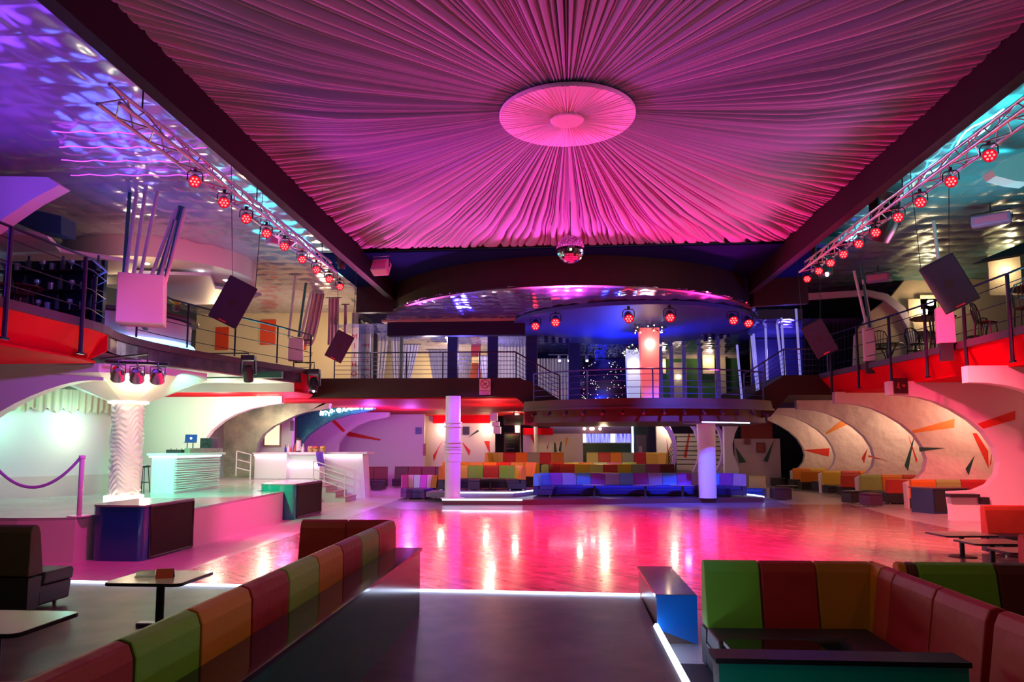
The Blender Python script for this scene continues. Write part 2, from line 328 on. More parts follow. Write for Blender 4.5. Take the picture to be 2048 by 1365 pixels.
# ------------------------------------------------------------------ arched fin walls
PLASTER = mat('plaster_cream', (.84,.72,.66), .6, bump=('noise', 1.9, .35, .30))
FINW = mat('fin_white', (.80,.74,.74), .55)
SH = {'red': mat('shard_red', (.75,.035,.02), .5), 'orange': mat('shard_orange', (.90,.28,.02), .5), 'green': mat('shard_green', (.015,.07,.06), .5)}
def shard(fin, y, pts, c, face=0):
    MB().prism([PY(px,py,y-.003) for px,py in pts], (0,-.012,0)).build('painted_shard', SH[c], fin, label=c+' painted shard')
R_OPEN = [(1778,790),(1810,791),(1840,795),(1870,803),(1905,819),(1940,840),(1970,866),(1990,895),(2000,925),(1995,950),(1978,970),(1950,982),(1900,984),(1905,1023)]
R_PROF = [(p.x, p.z) for p in (PY(a,b,22.6) for a,b in R_OPEN)]
R_PROF2 = R_PROF[:-2] + [(R_PROF[11][0]+.02, .0)]
def right_fin(k, y, m=FINW, prof=R_PROF):
    x0 = prof[0][0]
    pts = [(x0, y, 4.16)] + [(x,y,z) for x,z in prof] + [(prof[-1][0], y, 0), (19,y,0), (19,y,4.16)]
    return struct('wall_right_fin', MB().prism(pts, (0,.28,0)), m)
fr = []
for k, y in enumerate((18.3, 22.6, 26.9, 31.2, 35.5, 39.8)):
    fr.append(right_fin(k, y, FINW if k < 2 else PLASTER, R_PROF if k < 2 else R_PROF2))
for f, y, c, pts in ((1,22.6,'red',[(1955,848),(2030,822),(2030,840),(1966,858)]),
    (2,26.9,'orange',[(1823,862),(1909,838),(1908,856),(1829,866.5)]), (2,26.9,'red',[(1945,867),(1953,867),(1976,903),(1977,937)]),
    (2,26.9,'red',[(1985,897),(1982,928),(1979,932)]), (2,26.9,'green',[(1949,912),(1937,951),(1931,938)]), (2,26.9,'green',[(1838,895),(1892,896.5),(1839,904)]),
    (3,31.2,'green',[(1829,871),(1816,942),(1809,931)]), (3,31.2,'red',[(1817,871),(1835,922),(1832,925)]),
    (3,31.2,'red',[(1735,897),(1728,927),(1723,917)]), (3,31.2,'red',[(1736,911),(1776,922),(1736,914)]),
    (4,35.5,'orange',[(1652,866),(1683,841),(1698,848),(1653,869)]), (5,39.8,'red',[(1605,900.5),(1659,897),(1657,914)])):
    shard(fr[f], y, pts, c)
struct('wall_right_bay', MB().box(18.2, 18.5, 17, 50, 0, 4.12), PLASTER)
DARKBAY = mat('bay_dark', (.02,.02,.05), .6)
struct('wall_right_end', MB().box(10.5, 18.2, 44, 44.2, 0, 4.12), DARKBAY)
# left fins
def left_fin(y, px, m, zfoot, name, th=.28):
    a = [PY(p[0], p[1], y) for p in px]
    pts = [(a[0].x, y, 4.16)] + [(p.x, y, p.z) for p in a] + [(a[-1].x, y, zfoot), (-19, y, zfoot), (-19, y, 4.16)]
    return struct('wall_left_'+name, MB().prism(pts, (0,th,0)), m)
left_fin(16.4, [(207,762),(180,761),(150,764),(120,771),(90,781),(60,793),(30,807),(0,824),(-40,850),(-75,885),(-100,925),(-110,1000)], FINW, .85, 'fin')
left_fin(26.8, [(563,806),(530,811),(500,818),(470,829),(445,843),(422,862),(405,885),(395,915),(390,960),(389,980)], FINW, .85, 'arch')
MOSG = mat('mosaic_green', (.12,.17,.13), .4, .1, bump=('voronoi', 22, .5, .02), var=(1.3,(.46,.47,.34),.2))
MOST = mat('mosaic_teal', (.01,.12,.13), .25, .3, bump=('voronoi', 22, .5, .02), var=(14,(.03,.30,.30),.2))
y = 31.0
a = [PY(p[0],p[1],y) for p in [(660,799),(657,818),(615,824),(594,830),(571,841),(546,853),(527,868),(515,887),(511,910),(511,965)]]
struct('wall_left_green', MB().prism([(p.x,y,p.z) for p in a] + [(PY(447,965,y).x,y,a[-1].z),(PY(447,800,y).x,y,4.12),(a[0].x,y,4.12)], (0,.35,0)), MOSG)
struct('wall_left_pink', MB().box(PY(395,900,31.4).x, PY(447,900,31.4).x, 31.4, 31.7, .85, 4.12), FINW)
y = 34.5
a = [PY(p[0],p[1],y) for p in [(752,808),(747,819),(725,825),(693,831),(659,842),(634,857),(615,871),(603,886),(601,905),(594,905),(594,831),(620,822),(669,816)]]
struct('wall_left_teal', MB().prism([(p.x,y,p.z) for p in a], (0,.4,0)), MOST)
y = 39.5
a = [PY(p[0],p[1],y) for p in [(778,833),(772,836),(740,842),(712,853),(690,868),(676,888),(672,935)]]
f5 = struct('wall_left_purple', MB().prism([(a[0].x,y,4.12)] + [(p.x,y,p.z) for p in a] + [(-14.5,y,a[-1].z),(-14.5,y,4.12)], (0,.3,0)), FINW)
wl = struct('wall_left_alcove', MB().box(-19, PY(848,900,42).x, 42, 42.3, 0, 4.12), FINW)
shard(f5, 39.5, [(660,840),(669,839.5),(691,862),(686,865)], 'red'); shard(wl, 42, [(692,862.5),(762,879),(760,882),(694,873)], 'red')
wb = struct('wall_back_left', MB().box(PY(846,900,44).x, PY(990,900,44).x, 44, 44.3, 0, 4.12), FINW)
for c, pts in (('red',[(886,881),(866,912),(868,924),(876,900)]), ('red',[(923,883),(941,902),(938,912)]), ('red',[(968,883),(979,883),(980,909)]),
               ('green',[(934,877),(955,860),(959,863)])):
    shard(wb, 44, pts, c)
struct('trim_red_header', MB().box(PY(866,840,43.8).x, PY(980,840,43.8).x, 43.7, 43.95, PY(866,847,43.8).z, 4.12), RED_TONE)
# green framed window on the far left wall behind the stage bar, white return walls
struct('wall_stage_back', MB().box(-19, -12.4, 33, 33.3, .85, 4.12), WHITE)
struct('wall_stage_return', MB().box(PY(425,900,27.6).x-3, PY(390,900,27.6).x, 27.3, 27.6, .85, 4.12), WHITE)
# ------------------------------------------------------------------ round platform hanging at the back
DKRED = mat('platform_fascia', (.085,.020,.016), .45, spec=.3)
cp, rp = (3.3, 32.3), 6.5
ap = arc(cp, rp, math.radians(224), math.radians(316), 36)
RPZ = 3.9
struct('floor_round_platform', MB().slab(ap + [(8.3,33),(-1.5,33)], 3.55, RPZ), DKRED)
ai = arc(cp, rp-.35, math.radians(222), math.radians(318), 36)
struct('fascia_round_platform', MB().slab(ai + [(8.0,33),(-1.3,33)], 3.08, 3.55), DKRED)
struct('trim_platform_lip', MB().slab(arc(cp, rp+.08, math.radians(224), math.radians(316), 36) + arc(cp, rp-.2, math.radians(316), math.radians(224), 36), 3.52, 3.60), DKRED)
# ------------------------------------------------------------------ stairs to the round platform
def stair(name, xa, xb, za, zb, n, y0, y1, m):
    mb = MB(); dx = (xb-xa)/n; dz = (zb-za)/n
    for i in range(n):
        lo, hi = sorted((xa+dx*i, xa+dx*(i+1)))
        mb.box(lo, hi, y0, y1, za+dz*(i+1)-.32-.12*0, za+dz*(i+1) if dz < 0 else za+dz*(i+1))
    return struct(name, mb, m)
stair('stair_left', -1.7, .1, 4.87, 3.9, 6, 28.2, 29.4, FASC)
stair('stair_right', 8.6, 6.9, 4.87, 3.9, 6, 28.0, 29.2, FASC)
struct('stair_stringer_left', MB().prism([(-1.75,28.15,4.12),(-1.75,28.15,4.87),(-1.1,28.15,4.72),(.15,28.15,3.9),(.15,28.15,3.1),(-.6,28.15,3.3)], (0,.06,0)), FASC)
struct('stair_stringer_right', MB().prism([(10.2,27.85,4.12),(10.2,27.85,4.87),(8.5,27.85,4.87),(6.95,27.85,3.95),(6.95,27.85,3.2),(7.9,27.85,3.3),(8.6,27.85,4.12)], (0,.06,0)), FASC)
# ------------------------------------------------------------------ railings
RAILM = mat('rail_dark', (.03,.025,.05), .35, .7)
RAILB = mat('rail_blue', (.10,.11,.34), .3, .6)
def railing(label, pts, h=1.0, bars=4, step=1.6, m=RAILM, group='railings of the upper level', rr=.028, drop=0, skip=()):
    t = thing('railing', label, 'railing', pts[0], 0, group)
    P = [Vector(p) for p in pts]
    MB().tube([p+Vector((0,0,h)) for p in P], rr, 8).build('top_rail', m, t, smooth=True)
    for i in range(bars):
        MB().tube([p+Vector((0,0,h*(.16+.66*i/max(1,bars-1)))) for p in P], .011, 6).build('bar', m, t, smooth=True)
    d = 0; acc = [0]
    for a, b in zip(P, P[1:]): acc.append(acc[-1] + (b-a).length)
    L = acc[-1]; k = max(1, round(L/step))
    for j in range(k+1):
        s = L*j/k; i = max(q for q in range(len(P)-1) if acc[q] <= s+1e-6); u = (s-acc[i])/max(1e-6, acc[i+1]-acc[i]); q = P[i].lerp(P[i+1], u)
        mb = MB().cyl(q - Vector((0,0,drop)), q + Vector((0,0,h)), .045 if drop else .026, n=8)
        if drop: mb.box(q.x-.03, q.x+.03, q.y-.09, q.y+.09, q.z-drop-.04, q.z-drop)
        mb.build('post', m, t, smooth=True)
    return t
def along(edge, y0, y1, off, z): return [(x+off, y, z) for x, y in edge if y0 <= y <= y1]
railing('black steel balcony railing left of the pink box, ending in a rounded corner', [(-10.0,6,4.9),(-9.95,10,4.9),(-9.95,13.0,4.9),(-9.95,14.6,4.9),(-10.3,15.6,4.9),(-10.9,16.1,4.9)], 1.28, 3, 1.9, drop=.75)
railing('black steel railing of the upper bar between the pink box and the slanted poles', [(-10.5,17.2,4.9),(-10.35,18.6,4.9),(-9.9,20.6,4.9),(-9.2,23.0,4.9),(-8.75,25.0,4.9),(-9.1,25.9,4.9),(-9.9,26.3,4.9)], 1.22, 3, 1.8)
railing('black steel balcony railing around the right hand bistro tables', [(10.35,6,4.9),(10.35,12,4.9),(10.35,17,4.9),(10.35,20.2,4.9),(10.15,22.6,4.9),(9.9,24.6,4.9),(9.7,26.5,4.9)], 1.28, 3, 1.9, drop=.75)
railing('dark horizontal bar railing on the back balcony above the no smoking sign', [(-8.9,28.05,4.87),(-5.0,28.1,4.87),(-1.7,28.2,4.87)], 1.02, 5, 1.35)
railing('dark sloping stair railing going down to the round platform from the left', [(-1.7,28.2,4.87),(-.35,28.2,4.1),(.0,28.2,3.95)], 1.0, 5, .8)
railing('blue lit curved railing round the hanging platform', [(x,y,RPZ) for x,y in arc(cp, rp-.1, math.radians(228), math.radians(312), 30)], 1.05, 4, 2.3, m=RAILB)
railing('dark sloping stair railing climbing from the round platform to the right', [(7.0,27.95,3.95),(7.3,27.95,4.1),(8.5,27.95,4.87)], 1.0, 5, .8, m=RAILB)
railing('dark railing on the short right piece of the back balcony', [(8.5,27.95,4.87),(10.1,27.9,4.87)], 1.0, 4, 1.2, m=RAILB)
# LED edges
def strip(label, pts, r=.022, m=None, group='glowing light strips on the step edges'):
    o = MB().tube(pts, r, 6).build('led_strip', m or LED_COOL()); return tag(o, label, 'led strip', group)
strip('cool white light strip along the front edge of the near platform', [(-7.6,10.5,.205),(-1.85,10.17,.205),(1.06,10.05,.205)], .028)
strip('thick cool light strip down the aisle side beside the blue ledge', [(1.06,8.4,.2),(1.06,3.2,.2)], .035)
strip('white light strip on the lower central step', [(-4.42,27.28,.2),(-1.42,27.38,.2)], .03)
strip('pink white light strip on the second central step', [(-4.1,28.68,.38),(-1.85,28.78,.38),(-1.4,29.58,.38),(-.95,30.6,.38)], .025)
strip('bluish light strip curving round the right end of the purple sofa step', [(8.0,29.48,.21),(7.9,30.4,.21),(7.3,31.5,.21)], .03)
strip('pale light strip under the rim of the round platform', [(5.1,26.45,3.07),(6.2,27.0,3.07),(7.1,27.8,3.07)], .03)
# ------------------------------------------------------------------ draped fabric ceiling
DC = Vector((.16, 12.22)); DR = 1.17
X0, X1, Y0, Y1 = -5.8, 6.4, 2.0, 20.6
DRAPE = mat('drape_fabric', (.34,.31,.44), .85, spec=.1)
rnd = random.Random(11)
edges = [0.0]
while edges[-1] < 2*PI - .012: edges.append(edges[-1] + rnd.choice((.011,.014,.018,.024,.032,.045))*rnd.uniform(.8,1.2))
edges[-1] = 2*PI
prof = []      # (angle, height 0..1) along the folds
for a, b in zip(edges, edges[1:]):
    w = b - a; hgt = min(1, w/.03)*rnd.uniform(.55,1.1)
    dp = rnd.choice((-.3,-.7,-1.2,-1.8,-2.4))
    for u in (0, .20, .34, .5, .66, .82): prof.append((a+w*u, hgt*math.sin(PI*u)**.7 if u else dp))
def rect_r(t):
    c, s = math.cos(t), math.sin(t)
    rs = []
    if c > 1e-6: rs.append((X1-DC.x)/c)
    if c < -1e-6: rs.append((X0-DC.x)/c)
    if s > 1e-6: rs.append((Y1-DC.y)/s)
    if s < -1e-6: rs.append((Y0-DC.y)/s)
    return min(rs)
NR = 12; mb = MB(); vs = []; n = len(prof)
for j in range(NR+1):
    u = (j/NR)
    for k, (t, hh) in enumerate(prof):
        R = rect_r(t); wob = .006*math.sin(5*u*PI + t*40)*u
        tt = t + wob
        r = 1.0 + (R-1.0)*u
        amp = (.05 + .25*min(1, u*1.8)) * (1 - .8*max(0, u-.6)/.4)
        sag = -.16*math.sin(PI*u)
        vs.append((DC.x + r*math.cos(tt), DC.y + r*math.sin(tt), 8.02 + .02*(1-u)**2 + sag*.3 - amp*hh*.72))
mb.add(vs, [(j*n+k, j*n+(k+1) % n, (j+1)*n+(k+1) % n, (j+1)*n+k) for j in range(NR) for k in range(n)])
dr = mb.build('ceiling_drape', DRAPE, smooth='all'); tag(dr, 'pleated fabric ceiling drape radiating from the central disc', 'drape')
dsk = thing('ceiling_disc', 'round fabric covered disc at the centre of the ceiling drape', 'ceiling disc', (DC.x, DC.y, 7.90))
def disc_fn(R0, R1, z, amp, nn, seed):
    q = random.Random(seed); ph = [q.uniform(.3,1) for _ in range(nn)]
    vs = []; rings = 6; m4 = nn*4
    for j in range(rings+1):
        r = R0 + (R1-R0)*j/rings
        for k in range(m4):
            h = ph[k//4]*math.sin(PI*((k % 4)/4))*amp*(1-.7*j/rings)
            t = 2*PI*k/m4; vs.append((r*math.cos(t), r*math.sin(t), z - h))
    return vs, [(j*m4+k, j*m4+(k+1) % m4, (j+1)*m4+(k+1) % m4, (j+1)*m4+k) for j in range(rings) for k in range(m4)]
vs, fs = disc_fn(.26, DR, 0, .035, 90, 3)
MB().add(vs, fs).build('pleated_face', mat('disc_fabric', (.66,.55,.66), .8), dsk, smooth='all', local=True)
MB().lathe([(DR, 0.0), (DR+.015,.02), (DR+.015,.06), (DR-.1,.08)], (0,0,0), 64).build('rim', MATS['disc_fabric'], dsk, smooth=True, local=True)
MB().lathe([(.01,-.05),(.27,-.05),(.29,-.03),(.29,.02)], (0,0,0), 40).build('hub', MATS['disc_fabric'], dsk, smooth=True, local=True)
# ------------------------------------------------------------------ trusses and LED cans
ALU = mat('truss_aluminium', (.55,.50,.52), .28, .9)
BLK = mat('black_metal', (.025,.022,.025), .4)
CHR = mat('chrome', (.8,.8,.82), .12, 1)
LEDRED = mat('led_red', (1,.1,.1), emit=(1,.035,.035), power=13)
def truss(label, x, y0, y1, z):
    t = thing('lighting_truss', label, 'truss', (x, y0, z), 0, 'lighting trusses beside the drape')
    w = .16; P = [(-w, -.12), (w, -.12), (0, .16)]
    for dx, dz in P: MB().cyl((x+dx,y0,z+dz), (x+dx,y1,z+dz), .03, n=8).build('chord', ALU, t, smooth=True)
    k = int((y1-y0)/.42); st = (y1-y0)/k; mb = MB()
    for i in range(k):
        a = y0+st*i; b = a+st
        for (p, q) in ((0,1),(1,2),(2,0)):
            s, e = (P[p], P[q]) if i % 2 else (P[q], P[p])
            mb.cyl((x+s[0],a,z+s[1]), (x+e[0],b,z+e[1]), .013, n=6)
    mb.build('bracing', ALU, t, smooth=True)
    for yy in (y0+.8, (y0+y1)/2, y1-.8): MB().cyl((x,yy,z+.15), (x,yy,8.45), .012, n=6).build('hanger', BLK, t)
    return t
TZ = 7.08
truss('metal lighting truss left of the drape, with red LED cans', -6.25, 9.3, 19.2, TZ)
truss('metal lighting truss right of the drape, with red LED cans', 6.75, 8.6, 20.0, TZ)
def make_can():      # local: hangs at the origin, points along -Y and down
    t = thing('led_can', 'x', 'stage light', (0,0,0))
    M = Matrix.Rotation(math.radians(34), 3, 'X')
    def tr(p): return M @ Vector(p)
    body = MB(); prof = [(.07,.17),(.085,.13),(.09,.02),(.11,-.02),(.11,-.13)]
    mbl = MB().lathe(prof, (0,0,0), 18); body.add([tr((v[0], v[2], v[1])) for v in mbl.v], mbl.f)
    body.build('body', mat('can_metal', (.30,.26,.28), .25, .9), t, smooth=True, local=True)
    f = MB().lathe([(.002,0),(.104,0)], (0,0,0), 18); MB().add([tr((v[0], -.10, v[1])) for v in f.v], f.f).build('lens_plate', mat('lens_plate', (.12,.01,.01), .3, emit=(1,.0,.012), power=1.3), t, local=True)
    dots = MB()
    for r, k in ((0,1),(.062,6)):
        for i in range(k):
            c = tr((r*math.cos(2*PI*i/k), -.115, r*math.sin(2*PI*i/k))); dots.ball(c, .020, 8, 6)
    dots.build('led_dots', LEDRED, t, local=True)
    y = MB().tube([(-.13,0,-.02),(-.13,0,.12),(-.09,0,.17),(.09,0,.17),(.13,0,.12),(.13,0,-.02)], .012, 6); y.build('yoke', BLK, t, local=True, smooth=True)
    MB().box(-.03,.03,-.03,.03,.16,.24).build('clamp', BLK, t, local=True)
    return t
can = make_can(); used = False
def put_can(loc, rz, label, group, scale=None):
    global used
    if not used:
        used = True; can.location = loc; can.rotation_euler = (0,0,rz); can['label'] = label; can['group'] = group
        if scale: can.scale = scale
        return can
    return dup(can, loc, rz, label, group, scale)
ORD = ['nearest','second','third','fourth','fifth','sixth','seventh','eighth','ninth','tenth']
for i, (px, py) in enumerate(((400,258),(457,305),(500,350),(540,383),(575,416),(610,444),(638,468),(663,490),(684,510))):
    p = PX(px, py, -6.2); put_can((-6.25, p.y, TZ-.31), .45, ORD[i]+' red LED can on the left truss counting from the camera', 'red LED cans on the trusses', (.92,)*3)
for i, (px, py) in enumerate(((1965,208),(1890,265),(1830,310),(1787,348),(1743,383),(1710,410),(1680,435),(1655,458),(1632,478),(1609,498))):
    p = PX(px, py, 6.7); put_can((6.75, p.y, TZ-.31), -.45, ORD[i]+' red LED can on the right truss counting from the camera', 'red LED cans on the trusses', (.92,)*3)
# cans on the short T bars at the back
def tbar(label, a, b):
    t = thing('light_bar', label, 'light bar', a, 0, 'short light bars under the blue ceiling disc')
    MB().cyl(a, b, .05, n=8).build('bar', mat('bar_maroon', (.25,.10,.12), .4), t, smooth=True)
    m = (Vector(a)+Vector(b))/2; MB().cyl(m, (m.x,m.y,7.05), .02, n=6).build('hanger', BLK, t)
b1 = [PY(1062,628,26.3), PY(1112,612,25.0)]; tbar('maroon light bar left of the pale pillar lamps', b1[0], b1[1])
b2 = [PY(1225,609,24.0), PY(1352,606,24.0)]; tbar('long light bar above the salmon pillar lamp', b2[0], b2[1])
b3 = [PY(1455,612,25.2), PY(1505,624,26.4)]; tbar('short light bar at the right end of the curved soffit', b3[0], b3[1])
for (px,py,y,lab) in ((1071,644,26.2,'left can of the pair left of the pillar lamps'), (1111,636,25.0,'right can of the pair left of the pillar lamps'),
                      (1257,628,24.0,'red can above and left of the salmon pillar lamp'), (1339,626,24.0,'red can above and right of the salmon pillar lamp'),
                      (1465,632,25.3,'left can of the glowing red pair by the right stair'), (1495,638,26.2,'right can of the glowing red pair by the right stair')):
    p = PY(px,py,y); put_can((p.x,p.y,p.z-.1), 0, 'LED '+lab, 'LED cans under the blue ceiling disc', (1.45,)*3)
# ------------------------------------------------------------------ mirror ball
mbc = PY(1141, 499, 16.5)
t = thing('mirror_ball', 'round mirror ball hanging under the back edge of the drape', 'mirror ball', mbc)
MIR = mat('mirror_tiles', (.85,.85,.88), .06, 1)
mb = MB(); NL = 18; r = .325
for j in range(NL):
    t0, t1 = PI*j/NL, PI*(j+1)/NL; k = max(4, int(2*NL*math.sin((t0+t1)/2)))
    for i in range(k):
        a0, a1 = 2*PI*(i+.06)/k, 2*PI*(i+.94)/k; u0, u1 = t0+.06*PI/NL, t1-.06*PI/NL
        q = random.uniform(-.004,.004); 
        mb.add([(( r+q*s)*math.sin(u)*math.cos(a), (r+q*s)*math.sin(u)*math.sin(a), (r+q*s)*math.cos(u)) for u, a, s in ((u0,a0,1),(u0,a1,-1),(u1,a1,-1),(u1,a0,1))], [(0,1,2,3)])
mb.build('mirror_tiles', MIR, t, local=True)
MB().ball((0,0,0), .318, 24, 16).build('core', mat('ball_core', (.05,.05,.05), .5), t, smooth='all', local=True)
MB().cyl((0,0,.32),(0,0,8.0-mbc.z),.012,n=6).build('cord', BLK, t, local=True)
# ------------------------------------------------------------------ moving heads, flood boxes
def moving_head(label, p, yaw, tilt, s=1.0, lens=True, hang=None):
    t = thing('moving_head', label, 'stage light', p, yaw, 'moving head lights')
    MB().box(-.2*s,.2*s,-.16*s,.16*s,.0,.16*s).build('base', BLK, t, local=True, bevel=.02)
    for sx in (-1,1): MB().prism([(sx*.17*s,-.09*s,0),(sx*.17*s,.09*s,0),(sx*.19*s,.06*s,-.42*s),(sx*.19*s,-.06*s,-.42*s)], (sx*.05*s,0,0)).build('arm', BLK, t, local=True, bevel=.01)
    if hang: MB().tube([(p.x,p.y,p.z+.1), (p.x,p.y,p.z+.1+hang[1]), (p.x+hang[0],p.y,p.z+.1+hang[1])], .02, 6).build('bracket', BLK, t)
    M = Matrix.Rotation(tilt, 3, 'X'); hd = MB().lathe([(.02,.26*s),(.12*s,.24*s),(.16*s,.12*s),(.165*s,-.08*s),(.14*s,-.26*s),(.13*s,-.27*s)], (0,0,0), 20)
    c = Vector((0,0,-.38*s)); MB().add([c + M @ Vector(v) for v in hd.v], hd.f).build('head', BLK, t, smooth=True, local=True)
    ln = MB().lathe([(.002,0),(.12*s,0)], (0,0,0), 20); MB().add([c + M @ Vector((v[0],v[1],-.25*s)) for v in ln.v], ln.f).build('lens', mat('lens_dark', (.10,.03,.06), .08), t, local=True)
    if lens:
        b = MB().ball((0,0,0), .035*s, 8, 6); MB().add([c + M @ (Vector(v)+Vector((.03,-.02,-.27*s))) for v in b.v], b.f).build('bulb', mat('bulb_white', (1,1,1), emit=(.9,.9,1), power=25), t, local=True)
    return t
moving_head('large black moving head hanging from the right truss', PX(1768,392,7.3), .5, .5, 1.6, False, (-.4,.30))
moving_head('black moving head with a lit white lens at the far end of the right truss', PX(1646,492,7.2), .1, -.25, 1.3, True, (-.4,.30))
moving_head('small black moving head under the left truss end', PX(683,506,-6.2), .1, .3, .7, False)
moving_head('black moving head under the left balcony edge beside the speaker', PX(497,722,-9.0), .2, .4, .95, False, (-1.15,.12))
moving_head('round black moving head with a bright lens below the second left speaker', PX(628,748,-8.6), .1, -.35, 1.0, True, (-.7,.3))
FLB = mat('flood_body', (.72,.42,.55), .5)
def flood(label, p, rz, w=.42, hgt=.34, m=FLB, tilt=-.5, top=8.4):
    t = thing('flood_light', label, 'flood light', p, rz, 'flood lights and heaters under the ceiling')
    M = Matrix.Rotation(tilt, 3, 'X')
    MB().obox((0,0,0), w, .30, hgt, M).build('housing', m, t, local=True, bevel=.03)
    MB().obox(M @ Vector((0,-.155,0)), w*.82, .012, hgt*.66, M).build('lens', mat('flood_glass', (.85,.20,.42), .15), t, local=True)
    MB().tube([(-w/2-.02,0,0),(-w/2-.02,0,hgt*.8),(w/2+.02,0,hgt*.8),(w/2+.02,0,0)], .014, 6).build('yoke', BLK, t, local=True)
    MB().cyl((0,0,hgt*.8),(0,0,top-p.z-.07),.02,n=6).build('stem', BLK, t, local=True)
flood('pink flood light at the back left corner of the drape', PZ(762,535,7.48), -.2, .5, .42, top=8.01)
flood('pink box light under the left foil ceiling', PZ(560,484,7.9), .7, .72, .24, tilt=0)
flood('purple box light under the right foil ceiling near the large speaker', PZ(1982,440,7.9), -.6, .85, .26, mat('flood_purple', (.40,.25,.50), .5), 0)
flood('purple box light under the far right foil ceiling', PZ(1757,556,7.9), -.6, .74, .28, mat('flood_purple', (.40,.25,.50), .5), 0)
# ------------------------------------------------------------------ hung loudspeakers
SPK = mat('speaker_black', (.035,.03,.035), .55); GRL = mat('speaker_grille', (.035,.045,.085), .7, bump=('voronoi', 60, .4, .01))
def hung_speaker(label, px, py, y, s, rz, roll, pitch=.25):
    p = PY(px, py, y)
    t = thing('hanging_speaker', label, 'speaker', p, 0, 'loudspeakers hanging on cables')
    M = Matrix.Rotation(rz, 3, 'Z') @ Matrix.Rotation(roll, 3, 'Y') @ Matrix.Rotation(pitch, 3, 'X')
    w, d, h = .62*s, .55*s, .98*s
    tr = lambda q: M @ Vector(q)
    MB().add([tr(v) for v in [(-w/2,-d/2,-h/2),(w/2,-d/2,-h/2),(w/2*.72,d/2,-h/2),(-w/2*.72,d/2,-h/2),(-w/2,-d/2,h/2),(w/2,-d/2,h/2),(w/2*.72,d/2,h/2),(-w/2*.72,d/2,h/2)]],
             [(3,2,1,0),(4,5,6,7),(0,1,5,4),(1,2,6,5),(2,3,7,6),(3,0,4,7)]).build('cabinet', SPK, t, local=True, bevel=.02)
    MB().add([tr(v) for v in [(-w/2*.93,-d/2-.012,-h/2*.95),(w/2*.93,-d/2-.012,-h/2*.95),(w/2*.93,-d/2-.012,h/2*.95),(-w/2*.93,-d/2-.012,h/2*.95)]], [(0,1,2,3)]).build('grille', GRL, t, local=True)
    c = MB().lathe([(.002,0),(.09*s,0)], (0,0,0), 16); MB().add([tr((v[0]*.8, -d/2-.02, v[1])) for v in c.v], c.f).build('badge', SPK, t, local=True)
    MB().add([tr(v) for v in [(-.10*s,-d/2-.022,-h/2*.93),(.06*s,-d/2-.022,-h/2*.93),(.06*s,-d/2-.022,-h/2*.87),(-.10*s,-d/2-.022,-h/2*.87)]], [(0,1,2,3)]).build('nameplate', mat('plate_red', (.8,.06,.12), .4), t, local=True)
    for sx in (-1,1):
        a = tr((sx*w*.42, 0, h/2)); MB().cyl(a, (a.x+sx*.12, a.y, 8.4-p.z), .008, n=5).build('cable', BLK, t, local=True)
hung_speaker('large black loudspeaker hanging in front of the left balcony bar', 466, 604, 15.2, 1.02, .55, .42)
hung_speaker('smaller black loudspeaker hanging further back on the left', 677, 692, 20.5, .86, .55, .42)
hung_speaker('large black loudspeaker hanging in front of the right balcony tables', 1897, 567, 15.6, 1.12, -.55, -.42)
hung_speaker('dark loudspeaker hanging further back on the right', 1640, 676, 20.5, .98, -.5, -.42)
# ------------------------------------------------------------------ sofas, tables, poufs
DKSEAT = mat('seat_charcoal', (.035,.025,.035), .5)
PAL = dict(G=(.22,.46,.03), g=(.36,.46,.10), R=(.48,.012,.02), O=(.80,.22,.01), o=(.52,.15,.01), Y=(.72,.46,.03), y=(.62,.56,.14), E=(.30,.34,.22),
           B=(.12,.34,.78), P=(.32,.05,.46), L=(.36,.32,.62), M=(.38,.07,.22), K=(.09,.05,.03), D=(.16,.022,.02), T=(.05,.02,.08), r=(.62,.05,.03), W=(.55,.50,.56), F=(.75,.04,.55), f=(.78,.30,.52))  # blue, purple and lavender put stage light into the long sofa's cushions
def upholstery(c): return mat('upholstery_' + {'G':'lime','g':'olive','R':'dark_red','O':'orange','o':'rust','Y':'yellow','y':'straw','E':'sage','B':'blue_light_tint','P':'purple','L':'lavender','M':'mauve','K':'brown','D':'maroon','T':'plum','r':'scarlet','W':'silver','F':'magenta','f':'pink'}[c], PAL[c], .55, bump=('noise', 5, .25, .05))
def path_at(P, acc, s):
    i = max([q for q in range(len(P)-1) if acc[q] <= s+1e-6] or [0]); u = (s-acc[i])/max(1e-6, acc[i+1]-acc[i])
    p = P[i].lerp(P[i+1], u); return p
